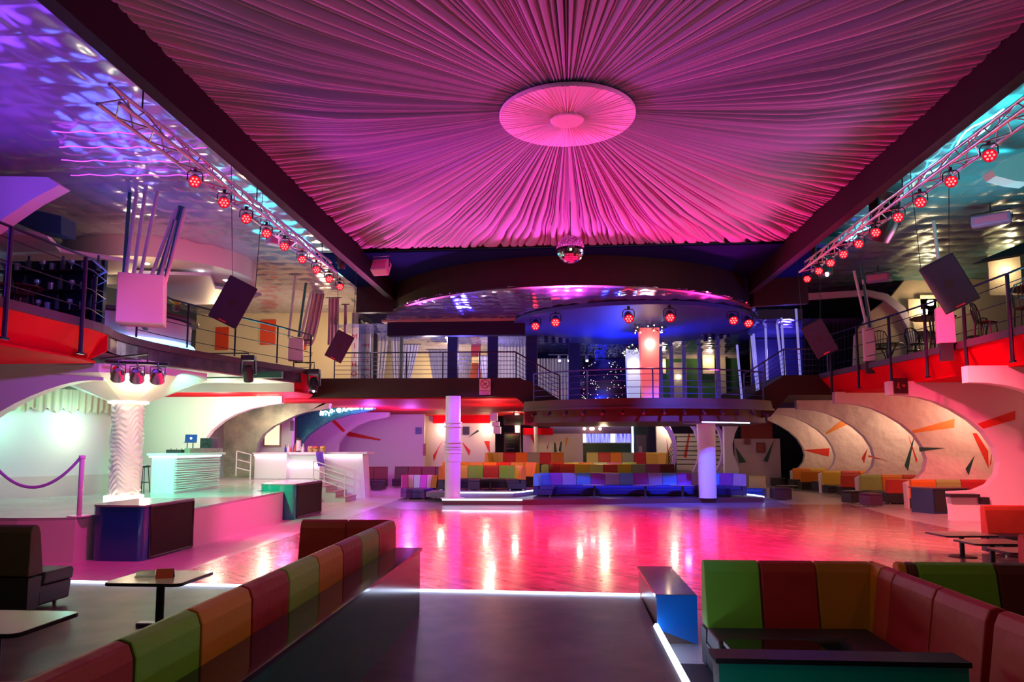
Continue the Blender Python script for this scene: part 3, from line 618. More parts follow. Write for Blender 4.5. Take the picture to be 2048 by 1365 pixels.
def sofa(label, path, z0, cols, h=1.0, seat=.45, depth=.72, group='patchwork sofas', seatm=None, basem=None, panel_low=None, widths=None, round_base=False):
    P = [Vector(p) for p in path]; acc = [0]
    for a, b in zip(P, P[1:]): acc.append(acc[-1] + (b-a).length)
    L = acc[-1]; mid = path_at(P, acc, L/2)
    t = thing('sofa', label, 'sofa', (mid.x, mid.y, z0), 0, group)
    def frame(s):
        e = .04; a = path_at(P, acc, max(0, s-e)); b = path_at(P, acc, min(L, s+e)); d = (b-a).normalized(); return path_at(P, acc, s), Vector((d.y, -d.x))
    def loft(prof, s0, s1):
        st = [s0] + [a for a in acc if s0+.02 < a < s1-.02] + [s1]; mb = MB(); k = len(prof); vs = []
        for s in st:
            p, nrm = frame(s); vs += [(p.x+nrm.x*d, p.y+nrm.y*d, z0+z) for d, z in prof]
        m = len(st)
        return mb.add(vs, [(i*k+j, i*k+(j+1)%k, (i+1)*k+(j+1)%k, (i+1)*k+j) for i in range(m-1) for j in range(k)] + [tuple(range(k-1,-1,-1)), tuple((m-1)*k+j for j in range(k))])
    low = seat-.03 if panel_low is None else panel_low
    loft([(.10,.06),(depth-.06,.06),(depth-.02,seat-.16),(.10,seat-.16)], 0, L).build('base', basem or DKSEAT, t, bevel=.02)
    loft([(.16,seat-.155),(depth,seat-.155),(depth+.02,seat-.04),(depth-.02,seat),(.20,seat)], 0, L).build('seat', seatm or DKSEAT, t, bevel=.02)
    loft([(-.09,.04),(.095,.04),(.14,low),(-.09,low)], 0, L).build('back_frame', basem or DKSEAT, t)
    n = len(cols); w = widths or [1]*n; tot = sum(w); s = 0
    for c, ww in zip(cols, w):
        s1 = s + L*ww/tot
        loft([(.17,low+.02),(.09,h-.10),(.055,h-.02),(.0,h),(-.06,h-.02),(-.085,h-.09),(-.09,low+.02)], s+.008, s1-.008).build('back_panel', upholstery(c), t, bevel=.012, label={'G':'lime green','g':'olive green','R':'dark red','O':'orange','o':'rust','Y':'yellow','y':'straw yellow','E':'sage green','B':'blue light tinted','P':'purple','L':'lavender','M':'mauve','K':'brown','D':'maroon','T':'plum','r':'scarlet','W':'silver grey','F':'magenta','f':'pink'}[c]+' back panel')
        s = s1
    for sx in (.12, L-.12):
        p, nrm = frame(sx); q = p + nrm*(depth-.16); MB().cyl((q.x,q.y,z0), (q.x,q.y,z0+.07), .025, n=8).build('foot', CHR, t)
        q = p + nrm*.02; MB().cyl((q.x,q.y,z0), (q.x,q.y,z0+.07), .025, n=8).build('foot', CHR, t)
    return t
BLACKG = mat('gloss_black', (.012,.008,.010), .08)
TTOP = mat('table_top_cream', (.62,.56,.44), .22, coat=.3); TEDGE = mat('table_edge', (.02,.015,.02), .4)
def rrect(w, d, r, n=5):
    pts = []
    for cx, cy, a in ((w/2-r,d/2-r,0),(-w/2+r,d/2-r,PI/2),(-w/2+r,-d/2+r,PI),(w/2-r,-d/2+r,1.5*PI)):
        pts += [(cx+r*math.cos(a+PI/2*i/n), cy+r*math.sin(a+PI/2*i/n)) for i in range(n+1)]
    return pts
def table(label, x, y, z0, h, w, d=None, rz=0, shape='rect', group='low pedestal tables', top=None, colm=None, foot='round'):
    t = thing('pedestal_table', label, 'table', (x,y,z0), rz, group); d = d or w
    out = rrect(w, d, min(w,d)*.10) if shape == 'rect' else [(w/2*math.cos(2*PI*i/32), d/2*math.sin(2*PI*i/32)) for i in range(32)]
    MB().slab(out, h-.035, h-.004).build('edge_band', TEDGE, t, local=True)
    MB().slab([(a*.985,b*.985) for a,b in out], h-.006, h).build('table_top', top or TTOP, t, local=True)
    MB().cyl((0,0,.02),(0,0,h-.035),.045,n=14).build('column', colm or BLK, t, local=True, smooth=True)
    if foot == 'round': MB().lathe([(.01,.045),(.06,.045),(.25,.022),(.26,.0)], (0,0,0), 24).build('base', colm or BLK, t, local=True, smooth=True)
    else: MB().slab(rrect(.5,.12,.03), 0, .04).build('base', mat('foot_steel', (.35,.33,.30), .35, .8), t, local=True, bevel=.01)
    return t
def pouf(label, x, y, z0, s=.5, h=.42, m=None, rz=0):
    t = thing('pouf', label, 'pouf', (x,y,z0), rz, 'cube poufs')
    MB().box(-s/2,s/2,-s/2,s/2,.05,h-.08).build('body', m or DKSEAT, t, local=True, bevel=.02)
    MB().box(-s/2-.005,s/2+.005,-s/2-.005,s/2+.005,h-.075,h).build('cushion', m or DKSEAT, t, local=True, bevel=.03)
    for a in (-1,1):
        for b in (-1,1): MB().cyl((a*s*.4,b*s*.4,0),(a*s*.4,b*s*.4,.06),.02,n=8).build('foot', CHR, t, local=True)
    return t
# --- foreground left: L sofa with a black ledge box behind it
sofa('long patchwork sofa in the left foreground, its back along the black ledge', [(-3.3,9.22),(-2.16,9.22),(-2.13,2.6)], .2,
     'RRrgROgROGR', h=1.07, seat=.45, panel_low=.40, widths=[.6,.54,.9,.72,.68,.70,.70,.68,.70,.66,.88], group='foreground sofas')
t = thing('partition_ledge', 'black topped ledge box behind the left foreground sofa, dark green side', 'partition', (-1.87,6,.2), 0, 'ledge boxes beside the sofas')
TEALG = mat('gloss_dark_green', (.002,.085,.068), .14, spec=.3)
MB().box(-2.02,-1.71,2.4,8.92,.2,.93).build('body', TEALG, t)
MB().box(-2.035,-1.69,2.38,8.95,.93,.96).build('ledge_top', BLACKG, t)
sofa('dark olive sofa back cut by the left edge of the picture', [(-6.35,8.55),(-8.6,8.55)], .2, 'KgK', h=1.05, group='foreground sofas')
table('cream topped table with the red menu holder, left foreground', -4.48, 8.05, .2, .54, .86, .82, 0, group='low pedestal tables', foot='bar')
table('cream table cut by the left edge in the foreground', -4.72, 5.95, .2, .54, .95, .80, 0, foot='bar')
t = thing('menu_holder', 'small red folded menu holder on the left foreground table', 'menu', (-4.40,7.98,.74), .3)
MB().prism([(-.09,-.05,0),(.09,-.05,0),(.09,0,.10),(-.09,0,.10)], (0,.006,0)).build('red_cover', mat('menu_red', (.6,.03,.02), .4), t, local=True)
MB().prism([(-.09,.06,0),(.09,.06,0),(.09,.008,.10),(-.09,.008,.10)], (0,.006,0)).build('back_cover', BLK, t, local=True)
t = thing('menu_stand', 'small clear card stand beside the red menu on the left foreground table', 'card stand', (-4.62,8.02,.74), .2)
MB().box(-.13,.07,-.03,.03,0,.012).build('foot', mat('clear_plastic', (.7,.7,.66), .1, alpha=.6), t, local=True)
MB().prism([(-.13,0,.012),(.07,0,.012),(.07,.03,.07),(-.13,.03,.07)], (0,.004,0)).build('card', mat('clear_plastic', (.7,.7,.66), .1, alpha=.6), t, local=True)
# --- foreground right
sofa('patchwork corner sofa in the right foreground round the reflecting black table', [(1.42,7.58),(3.1,7.58),(3.1,5.5)], 0, 'GRoOrRR', h=1.06, seat=.44, panel_low=.40, widths=[.56,.55,.55,.35,.3,.75,.75], group='foreground sofas')
sofa('green and maroon sofa back to back with the right foreground corner sofa', [(3.28,7.52),(6.4,7.5)], 0, 'ODGDDR', h=1.07, seat=.44, widths=[.1,.1,.8,.8,.8,.8], group='foreground sofas')
sofa('maroon end seat of the right foreground seating, at the right edge', [(3.1,5.42),(3.1,3.0)], 0, 'RDR', h=1.06, seat=.44, depth=.3, panel_low=.40, group='foreground sofas')
t = thing('partition_ledge', 'low ledge box with blue gloss end at the right of the aisle', 'partition', (1.27,9.4,0), 0, 'ledge boxes beside the sofas')
BLUEG = mat('gloss_blue', (.008,.20,.80), .22, coat=.4)
MB().box(1.075,1.50,8.46,10.36,0,.50).build('body', mat('ledge_brown', (.24,.13,.12), .3), t)
MB().box(1.06,1.515,8.45,10.38,.50,.54).build('ledge_top', mat('ledge_top_brown', (.34,.20,.18), .12, coat=.4), t)
MB().prism([(1.07,8.45,.16),(1.52,8.45,0),(1.52,8.45,.535),(1.07,8.45,.535)], (0,-.02,0)).build('end_panel', BLUEG, t)
t = thing('partition_ledge', 'dark green ledge box at the bottom right of the foreground', 'partition', (1.9,5.2,0), 0, 'ledge boxes beside the sofas')
LY = PZ(1500,1318,.735).y
MB().box(1.09,2.76,LY,LY+.2,0,.70).build('body', mat('gloss_green', (.0,.26,.15), .25), t)
MB().box(1.07,2.78,LY-.01,LY+.24,.70,.735).build('ledge_top', mat('ledge_black', (.012,.008,.010), .45, spec=.25), t)
table('black gloss table with red reflections inside the right corner sofa', 1.82, 6.42, 0, .5, .8, .6, 0, top=BLACKG, colm=BLK)
# --- right side
sofa('orange and red sofa at the right edge beside three pedestal tables', [(8.75,15.9),(9.75,15.9),(11.6,15.9)], 0, 'rRr', h=.98, seat=.42, widths=[1,1,1], group='right side sofas')
sofa('orange sofa back at the right edge, nearest of the right side', [(6.5,10.9),(8.6,10.9)], 0, 'rO', h=.96, group='right side sofas')
table('oval topped table furthest from the camera of three by the red sofa', 8.0, 15.3, 0, .46, 1.08, .75, .1)
table('middle one of three pedestal tables by the red sofa', 7.9, 14.1, 0, .46, 1.05, .7, .1)
table('pedestal table nearest the right edge of three by the red sofa', 7.75, 13.0, 0, .46, .8, .65, .1)
BAYS = [(26.45,'first','OgROY'),(30.75,'second','gOrYO'),(35.0,'third','YrOgY'),(39.3,'fourth','OYORO')]
for (yy, nm, cols) in BAYS:
    sofa('patchwork bench along the curved wall in the '+nm+' lit arch on the right', [(12.2,yy),(16.4,yy)], 0, cols, h=1.05, seat=.42, group='bench seats in the right arches')
for (x, yy, nm, cc) in ((12.75,28.9,'first','r'),(12.6,33.0,'second','r'),(12.3,37.4,'third','O')):
    sofa('short orange red sofa back facing into the '+nm+' bay on the right', [(x+.75,yy),(x-.3,yy)], 0, cc, h=.95, seat=.42, depth=.6, group='short sofas at the right bays')
for (px, py, nm) in ((1705,1008,'dark pouf nearest the dance floor in front of the right arches'),(1742,1014,'purplish pouf left of the dark cabinet on the right'),
                     (1640,984,'dark pouf in front of the second short sofa on the right'),(1592,979,'dark pouf beside the second bay on the right'),(1556,975,'dark pouf at the far end of the right arches'),(1575,974,'second dark pouf at the far end of the right arches')):
    p = PZ(px,py,0); pouf(nm, p.x, p.y, 0, .56, .5, mat('pouf_purple', (.10,.03,.10), .5) if 'purplish' in nm else None, .3)
p = PZ(1575,992,0); table('low round chrome table on the floor left of the right arches', p.x, p.y, 0, .45, .9, .9, 0, 'round', colm=CHR)
t = thing('bar_cabinet', 'dark box cabinet with blue lit side in front of the nearest lit arch', 'cabinet', (12.7,25.2,0), 0)
MB().slab([(12.15,24.8),(13.4,25.1),(13.3,25.6),(11.8,25.55)], 0, .80).build('body', mat('cabinet_blue_lit', (.02,.035,.11), .3), t)  # blue light on the side put into the body colour
MB().slab([(12.12,24.74),(13.46,25.06),(13.36,25.66),(11.74,25.6)], .80, .84).build('worktop', mat('cabinet_top', (.12,.06,.08), .25), t)
MB().prism([(12.2,24.81,.08),(13.37,25.09,.08),(13.37,25.09,.76),(12.2,24.81,.76)], (0,-.015,0)).build('front_panel', BLK, t)
t = thing('wall_counter', 'dark ledge on the pink pier under the nearest right arch', 'counter', (12.3,22.5,.75), 0)
MB().box(PY(1893,980,22.5).x, PY(1952,980,22.5).x, 22.3, 22.59, .70, .80).build('ledge', BLK, t); MB().box(12.35, 12.6, 22.45, 22.59, .5, .70).build('bracket', BLK, t)
# --- centre back
sofa('long sofa with blue stage light in its colours on the low step facing the dance floor', [(-1.0,29.35),(-.85,30.0),(-.45,30.42),(2,30.55),(5.6,30.7),(6.55,30.6),(7.1,30.2),(7.35,29.75)], .2, 'BBPLBPLBPLBPLBPL', h=.90, seat=.42, depth=.75, group='central sofas', seatm=mat('seat_navy', (.03,.03,.25), .4), basem=mat('base_navy', (.03,.02,.16), .45))
sofa('warm patchwork sofa directly behind the long blue sofa', [(-.75,31.6),(-.62,32.1),(-.3,32.35),(5.0,32.5)], .38, 'gRrYyrYEMD', h=1.04, group='central sofas')
sofa('patchwork sofa two rows behind the long blue sofa', [(-.5,34.7),(3.6,34.8)], .38, 'ryoEMg', h=1.06, group='central sofas')
sofa('yellow patchwork booth sofa on the step beside the round white column', [(-4.95,30.0),(-4.85,30.9),(-4.5,31.35),(-1.9,31.4),(-1.65,31.0),(-1.5,30.2)], .38, 'oYYGRGYO', h=1.0, group='central sofas')
sofa('yellow sofa row behind the booth by the white column', [(-5.5,33.9),(-1.55,33.9),(-1.2,33.5),(-1.0,32.9)], .38, 'YYyYryYY', h=1.08, group='central sofas')
sofa('far left patchwork sofa on the top terrace', [(-3.75,36.9),(-3.6,37.4),(-3.2,37.6),(.2,37.6)], .85, 'YyROERo', h=1.03, group='sofas on the top terrace')
sofa('far right patchwork sofa on the top terrace', [(1.35,37.6),(5.0,37.6),(5.4,37.2)], .85, 'yrOERYY', h=1.03, group='sofas on the top terrace')
sofa('small rounded lounge seat with magenta and pink striped cushions', [(-6.75,30.75),(-6.3,30.95),(-5.6,30.95),(-5.15,30.75)], 0, 'FfWFfo', h=.98, seat=.45, depth=1.05, group='lounge seats left of the step', seatm=mat('seat_violet', (.10,.03,.28), .35), basem=mat('base_violet', (.12,.03,.26), .35))
sofa('dark maroon sofa below the purple alcove wall on the left', [(-12.2,38.6),(-9.3,39.0)], 0, 'DKDD', h=1.1, group='lounge seats left of the step')
sofa('brown and maroon sofa between the alcove and the sconce wall', [(-9.0,39.4),(-6.0,39.4)], 0, 'KDDK', h=1.1, group='lounge seats left of the step')
pouf('violet cube pouf in front of the purple alcove', -9.85, 35.6, 0, .62, .5, mat('pouf_violet', (.07,.02,.25), .45))
pouf('dark cube pouf in front of the purple alcove', -9.1, 36.2, 0, .62, .5)
pouf('dark grey pouf at the yellow booth table', -3.55, 30.2, .38, .5, .45)
pouf('brown round edged pouf right of the long blue sofa', 9.1, 31.0, 0, .7, .5, mat('pouf_brown', (.07,.03,.03), .5))
sofa('small orange and blue armchair right of the long blue sofa', [(8.15,32.2),(8.75,31.9)], 0, 'Y', h=.95, seat=.42, group='central sofas', seatm=mat('seat_blue', (.04,.08,.45), .45), basem=mat('seat_blue', (.04,.08,.45), .45))
for (x, nm) in ((1.35,'left'),(3.35,'middle'),(4.8,'right')):
    table(nm+' of the three lavender topped tables before the long blue sofa', x, 29.2, .2, .47, .98, .7, 0, 'round', top=mat('table_top_lavender', (.42,.40,.70), .2))
table('cream topped table inside the yellow booth', -2.9, 30.3, .38, .5, .75, .7, 0)
table('black round table on the top terrace, left', -2.2, 36.3, .85, .47, 1.1, .7, 0, 'round', top=BLACKG)
table('black round table on the top terrace, right', 4.4, 36.3, .85, .47, 1.1, .7, 0, 'round', top=BLACKG)
# columns
COLW = mat('column_white', (.82,.80,.80), .4)
t = thing('column', 'white round pipe column on the step below the no smoking sign', 'column', (-4.1,27.75,.2))
MB().lathe([(.30,0),(.30,1.4),(.32,1.42),(.32,1.9)], (0,0,0), 24).build('shaft', COLW, t, local=True, smooth=True)
MB().lathe([(.29,1.9),(.29,3.92)], (0,0,0), 24).build('upper_shaft', COLW, t, local=True, smooth=True)
for z in (1.75,1.9,2.0,2.15,2.75,2.9): MB().lathe([(.30,z-.03),(.35,z-.02),(.35,z+.02),(.30,z+.03)], (0,0,0), 24).build('ring', COLW, t, local=True, smooth=True)
MB().lathe([(.30,0),(.46,0),(.46,.04),(.30,.05)], (0,0,0), 24).build('foot_ring', COLW, t, local=True, smooth=True)
t = thing('column', 'pale column in front of the long blue sofa under the round platform', 'column', (5.72,28.95,.2))
MB().lathe([(.34,0),(.345,2.0),(.36,2.86)], (0,0,0), 24).build('shaft', COLW, t, local=True, smooth=True)
MB().lathe([(.36,2.86),(.9,2.875),(.9,2.9)], (0,0,0), 24).build('cap', mat('cap_pale', (.5,.55,.75), .4), t, local=True)
# ------------------------------------------------------------------ stage
GLB = mat('cabinet_gloss_blue', (.012,.07,.30), .16, coat=.4); GLT = mat('cabinet_gloss_teal', (.0,.30,.24), .16, coat=.4)
def corner_cabinet(label, x0, x1, y0, y1, m, nm):
    t = thing('corner_cabinet', label, 'cabinet', (x1,y0,0), 0, 'rounded cabinets at the stage edge')
    r = .42; q = [(x0+r-r*math.cos(PI/2*i/8), y0+r-r*math.sin(PI/2*i/8)) for i in range(9)]
    q2 = [(x1-.12+.12*math.sin(PI/2*i/5), y0+.12-.12*math.cos(PI/2*i/5)) for i in range(6)]
    pts = q + q2 + [(x1,y1),(x0,y1)]
    MB().slab(pts, 0, 1.03).build('body', m, t, smooth=True)
    MB().slab([(x0-.02 if x < x0+.01 else (x+.02 if x > x1-.01 else x), y-.02 if y < y0+.2 else y) for x,y in pts], 1.03, 1.065).build('top', mat('cabinet_top_grey', (.25,.27,.26), .2), t)
    MB().prism([(x1+.012,y0+.28,.06),(x1+.012,y1-.06,.06),(x1+.012,y1-.06,.99),(x1+.012,y0+.28,.99)], (.012,0,0)).build('side_panel', mat('panel_maroon', (.020,.003,.004), .6, spec=.2), t)
    MB().tube([(x1+.02,y0+.25,.04),(x1+.02,y1-.03,.04),(x1+.02,y1-.03,1.01),(x1+.02,y0+.25,1.01)], .025, 4, closed=True).build('panel_frame', mat('panel_frame', (.06,.015,.02), .4), t)
corner_cabinet('blue rounded cabinet at the front corner of the stage', -9.19, -8.02, 13.65, 15.58, GLB, 1)
corner_cabinet('teal rounded cabinet further along the stage edge', -9.14, -7.99, 21.55, 24.05, GLT, 2)
cc = (-11.1, 18.0)
t = thing('wrapped_column', 'glowing white column with wavy wrapping on the stage', 'column', (cc[0],cc[1],.85))
def wavy(u, v):
    a = 2*PI*u; z = .12 + 2.35*v; amp = .05*(.35+.65*v if v < .3 else 1)
    tri = lambda q: abs((q % 1)-.5)*2
    r = .33 + .075*tri(z*7.5 + .9*math.sin(2*a+2.5*z) + .5*math.sin(5*a))*(.4+.6*abs(math.sin(3*a+z*4)))
    return (r*math.cos(a), r*math.sin(a), z)
MB().grid(wavy, 96, 150).build('wrapping', mat('wrap_white', (.86,.82,.76), .5), t, smooth='all', local=True)
MB().lathe([(.33,0),(.46,0),(.46,.10),(.33,.12)], (0,0,0), 28).build('foot_ring', mat('glow_ring', (1,1,.9), emit=(1,.95,.75), power=2.2), t, local=True)
MB().lathe([(.28,.0),(.28,2.5)], (0,0,0), 24).build('core', COLW, t, local=True)
t = thing('column_canopy', 'faceted white canopy flaring from the top of the stage column', 'canopy', (cc[0],cc[1],3.3))
MB().lathe([(.34,0),(.44,.02),(1.9,.62),(1.9,.80),(.6,.82),(.6,1.10)], (0,0,0), 8, .2, .2+2*PI).build('canopy_faces', WHITE, t, local=True)
MB().lathe([(.42,-.02),(.48,.0),(.48,.05),(.40,.05)], (0,0,0), 28).build('top_ring', mat('glow_ring', (1,1,.9), emit=(1,.95,.75), power=2.2), t, local=True)
sc = (-16.3, 20.6)
t = thing('curved_screen', 'large curved white screen wall at the left of the stage', 'screen', (sc[0],sc[1],.85))
SCW = mat('screen_white', (.78,.80,.74), .55)
MB().lathe([(3.2,.55),(3.2,2.35),(3.1,2.35),(3.1,.55)], (0,0,0), 64).build('screen', SCW, t, local=True, smooth=True)
MB().lathe([(3.24,0),(3.24,.55),(3.1,.55)], (0,0,0), 64).build('plinth', mat('screen_plinth', (.70,.62,.54), .55), t, local=True, smooth=True)
def pleat(xa, ya, xb, yb, z0, z1, n, amp, sway=0):
    L = math.hypot(xb-xa, yb-ya); nx, ny = -(yb-ya)/L, (xb-xa)/L
    def fn(u, v):
        d = amp*(math.sin(2*PI*n*u) + .4*math.sin(2*PI*n*2.3*u+1))
        pin = 1 - sway*math.sin(PI*(1-v))**1.2
        uu = u*pin
        return (xa+(xb-xa)*uu+nx*d, ya+(yb-ya)*uu+ny*d, z0+(z1-z0)*v)
    return MB().grid(fn, max(24,int(n*10)), 10)
def vfn(u, v):
    a = 2*PI*u; r = 3.32 + .035*math.sin(110*a)
    return (r*math.cos(a), r*math.sin(a), 2.30+.6*v + (.03*math.sin(110*a)+.05*math.sin(55*a) if v == 0 else 0))
MB().grid(vfn, 1200, 2).build('fringe_valance', mat('valance_beige', (.62,.52,.40), .7), t, local=True, smooth='all')
CURT = mat('curtain_teal', (.30,.55,.45), .7)
o = pleat(-16.4,25.2,-15.4,25.4,.86,4.1,8,.05).build('curtain', CURT, smooth='all'); tag(o, 'pale teal curtain hanging behind the stage column', 'curtain', 'stage curtains')
t = thing('stanchion', 'slim rope post at the front corner of the stage', 'rope post', (-9.28,13.62,.85))
PST = mat('post_white', (.72,.66,.74), .3)
MB().cyl((0,0,.02),(0,0,1.16),.045,n=14).build('post', PST, t, local=True, smooth=True)
MB().lathe([(.01,.03),(.20,.02),(.21,0)], (0,0,0), 24).build('base', PST, t, local=True)
MB().lathe([(.045,1.10),(.06,1.12),(.06,1.17),(.01,1.18)], (0,0,0), 14).build('cap', PST, t, local=True)
a = Vector((-9.33,13.62,1.96)); b = Vector((-11.1,13.5,1.97))
o = MB().tube([a.lerp(b,i/24) - Vector((0,0,.56*(1-(2*i/24-1)**2))) for i in range(25)], .030, 8).build('barrier_rope', mat('rope_purple_lit', (.48,.26,.62), .6), smooth=True); tag(o, 'white barrier rope tinted by purple light, sagging from the post on the stage', 'rope')  # white rope, purple light put into its colour
t = thing('stanchion', 'rope post beyond the left edge holding the purple lit rope', 'rope post', (-11.15,13.5,.85))
MB().cyl((0,0,.02),(0,0,1.16),.045,n=14).build('post', PST, t, local=True, smooth=True); MB().lathe([(.01,.03),(.20,.02),(.21,0)], (0,0,0), 24).build('base', PST, t, local=True)
# DJ booth
t = thing('booth', 'white patterned DJ booth on the stage', 'DJ booth', (-11.3,21.4,.85))
BTH = mat('booth_white', (.76,.78,.74), .5)
MB().box(-11.65,-10.98,20.15,22.9,.85,1.93).build('body', BTH, t)
mb = MB()
for i in range(15):
    z = .92+.066*i; mb.prism([(-10.975,20.2,z+.012*math.sin(i*1.7)),(-10.975,21.2,z+.02*math.sin(i*2.1+1)),(-10.975,22.86,z+.03*math.sin(i*1.3+2)),(-10.975,22.86,z+.035+.03*math.sin(i*1.3+2)),(-10.975,21.2,z+.03+.02*math.sin(i*2.1+1)),(-10.975,20.2,z+.035+.012*math.sin(i*1.7))], (.045,0,0))
mb.build('wavy_panel', BTH, t)
MB().tube([(-11.7,20.10,1.90),(-10.93,20.10,1.90),(-10.93,22.9,1.90)], .025, 6).build('light_strip', mat('led_aqua', (1,1,1), emit=(.6,1,.95), power=3), t)
MB().box(-11.75,-10.85,20.05,23.05,1.93,2.0).build('counter', mat('counter_white', (.85,.88,.86), .3), t)
MB().box(-11.1,-10.93,20.9,23.0,2.0,2.14).build('equipment_rail', mat('rail_pattern', (.30,.22,.14), .5, bump=('voronoi', 14, .6, .03)), t)
t = thing('laptop', 'open laptop with a glowing round mark on its lid on a stand', 'laptop', (-11.3,21.6,2.0), .35)
MB().box(-.17,.17,-.12,.12,.30,.318).build('keyboard_base', BLK, t, local=True)
MB().prism([(-.17,-.02+.14,.32),(.17,-.02+.14,.32),(.17,.06+.14,.56),(-.17,.06+.14,.56)], (0,.012,0)).build('lid_back', mat('lid_blue', (.02,.04,.30), .3), t, local=True)
MB().prism([(-.17,.105,.32),(.17,.105,.32),(.17,.185,.56),(-.17,.185,.56)], (0,.008,0)).build('lid', mat('lid_blue', (.02,.05,.42), .3, emit=(.02,.06,.6), power=.4), t, local=True)
bl = MB().ball((0,.138,.44), .032, 10, 6); bl.build('mark', mat('mark_white', (1,1,1), emit=(.9,.95,1), power=3), t, local=True)
for sx in (-.08,.08): MB().cyl((sx,0,0),(sx,0,.30),.014,n=8).build('stand_leg', BLK, t, local=True)
t = thing('mixer', 'black audio mixer on the DJ booth under the laptop', 'mixer', (-11.42,21.2,2.0))
MB().box(-.25,.22,-.3,.9,0,.10).build('body', BLK, t, local=True, bevel=.015)
mb = MB()
for i in range(6): mb.cyl((-.15+.07*(i%5), -.2+.18*i, .10), (-.15+.07*(i%5), -.2+.18*i, .13), .018, n=8)
mb.build('knobs', CHR, t, local=True)
t = thing('speaker', 'small black monitor speaker at the right end of the DJ booth', 'speaker', (-11.25,22.7,2.0))
MB().box(-.2,.2,-.2,.2,0,.46).build('cabinet', SPK, t, local=True, bevel=.015)
for z, r in ((.17,.13),(.36,.06)):
    l = MB().lathe([(.005,.01),(r*.6,.0),(r,-.012),(r*1.1,-.012)], (0,0,0), 20); MB().add([(v[0], -.2+v[2], z+v[1]) for v in l.v], l.f).build('cone', BLK, t, local=True)
t = thing('bar_stool', 'slim dark stool beside the left end of the DJ booth', 'stool', (-12.15,20.6,.85))
MB().lathe([(.01,.80),(.17,.79),(.19,.76),(.17,.73),(.01,.73)], (0,0,0), 20).build('seat', BLK, t, local=True, smooth=True)
for k in range(4): MB().cyl((.12*math.cos(k*PI/2+.7),.12*math.sin(k*PI/2+.7),.74),(.2*math.cos(k*PI/2+.7),.2*math.sin(k*PI/2+.7),0),.014,n=6).build('leg', BLK, t, local=True)
MB().tube([(.17*math.cos(2*PI*i/20),.17*math.sin(2*PI*i/20),.3) for i in range(20)], .010, 6, closed=True).build('foot_ring', BLK, t, local=True)
t = thing('chair', 'black chair with a teal cloth on it behind the stage column', 'chair', (-14.75,23.75,.85), -.4)
MB().box(-.24,.24,-.24,.24,.42,.49).build('seat', BLK, t, local=True, bevel=.02); MB().box(-.24,.24,.2,.25,.62,1.0).build('backrest', BLK, t, local=True, bevel=.02)
for a in (-1,1):
    MB().cyl((a*.21,-.2,0),(a*.21,-.2,.43),.018,n=8).build('leg', BLK, t, local=True); MB().cyl((a*.21,.22,0),(a*.21,.22,.7),.018,n=8).build('leg', BLK, t, local=True)
o = MB().grid(lambda u,v: (-14.78-.14+.3*u+.02*math.sin(9*v), 23.60-.05*math.sin(5*u+2)-.04*v, 1.30+.62*v+.03*math.sin(7*u)), 14, 12).build('cloth', mat('cloth_teal', (.10,.50,.42), .7), smooth='all'); tag(o, 'teal cloth draped over the black chair on the stage', 'cloth')
# three chrome spotlights on a bar
t = thing('light_bar', 'ceiling bar carrying three chrome spotlights over the stage', 'light bar', (-9.2,15.6,4.0))
MB().cyl(PY(212,724,15.6), PY(337,729,15.6), .035, n=8).build('bar', BLK, t); q = PY(295,726,15.6); MB().tube([(q.x,q.y,q.z),(q.x,q.y,q.z+.2),(-10.6,16.0,4.22)],.02,6).build('hanger', BLK, t)
for (px,py,nm) in ((236,748,'left'),(274,751,'middle'),(315,752,'right')):
    p = PY(px,py,15.55); t = thing('spotlight', nm+' chrome spotlight of three on the bar over the stage', 'stage light', p, 0, 'chrome spotlights over the stage')
    M = Matrix.Rotation(.5, 3, 'Y') @ Matrix.Rotation(.7, 3, 'X')
    b = MB().lathe([(.02,.19),(.10,.16),(.145,.05),(.15,-.10),(.158,-.14)], (0,0,0), 20); MB().add([M @ Vector(v) for v in b.v], b.f).build('body', CHR, t, smooth=True, local=True)
    b = MB().lathe([(.002,-.125),(.15,-.13)], (0,0,0), 20); MB().add([M @ Vector(v) for v in b.v], b.f).build('lens', mat('lens_dark', (.10,.03,.06), .08), t, local=True)
    MB().tube([(.17,0,-.02),(.17,0,.20),(-.17,0,.20),(-.17,0,-.02)], .012, 6).build('yoke', BLK, t, local=True)
    MB().cyl((0,0,.19),(0,0,.30),.018,n=6).build('clamp', BLK, t, local=True)
# stage bar, stair and its rails
t = thing('bar_counter', 'pink lit white bar counter with glowing edges behind the stage', 'bar counter', (-10.5,29.6,.85))
BARW = mat('bar_white', (.82,.76,.80), .4); LEDP = mat('led_pinkwhite', (1,1,1), emit=(1,.72,.95), power=9)
MB().box(-12.6,-11.25,29.4,30.3,.86,1.86).build('left_body', BARW, t); MB().box(-12.65,-11.2,29.3,30.4,1.86,1.93).build('left_top', BARW, t)
MB().box(-11.25,-9.95,29.7,30.5,.86,1.86).build('middle_body', BARW, t); MB().box(-11.3,-9.9,29.5,30.6,1.86,1.95).build('middle_top', BARW, t)
MB().prism([(-9.85,30.35,0),(-8.25,30.6,0),(-8.4,30.6,1.86),(-9.95,30.35,1.86)], (0,.9,0)).build('right_body', BARW, t)
MB().slab([(-9.98,30.2),(-8.15,30.4),(-8.15,31.6),(-9.98,31.4)], 1.86,1.95).build('right_top', BARW, t)
MB().tube([(-12.6,29.36,1.82),(-11.25,29.36,1.82)], .03, 6).build('light_strip', LEDP, t); MB().tube([(-9.9,30.28,1.82),(-8.4,30.5,1.82)], .03, 6).build('light_strip', LEDP, t)
MB().tube([(-11.25,29.66,1.42),(-10.0,29.66,1.42)], .03, 6).build('light_strip', LEDP, t)
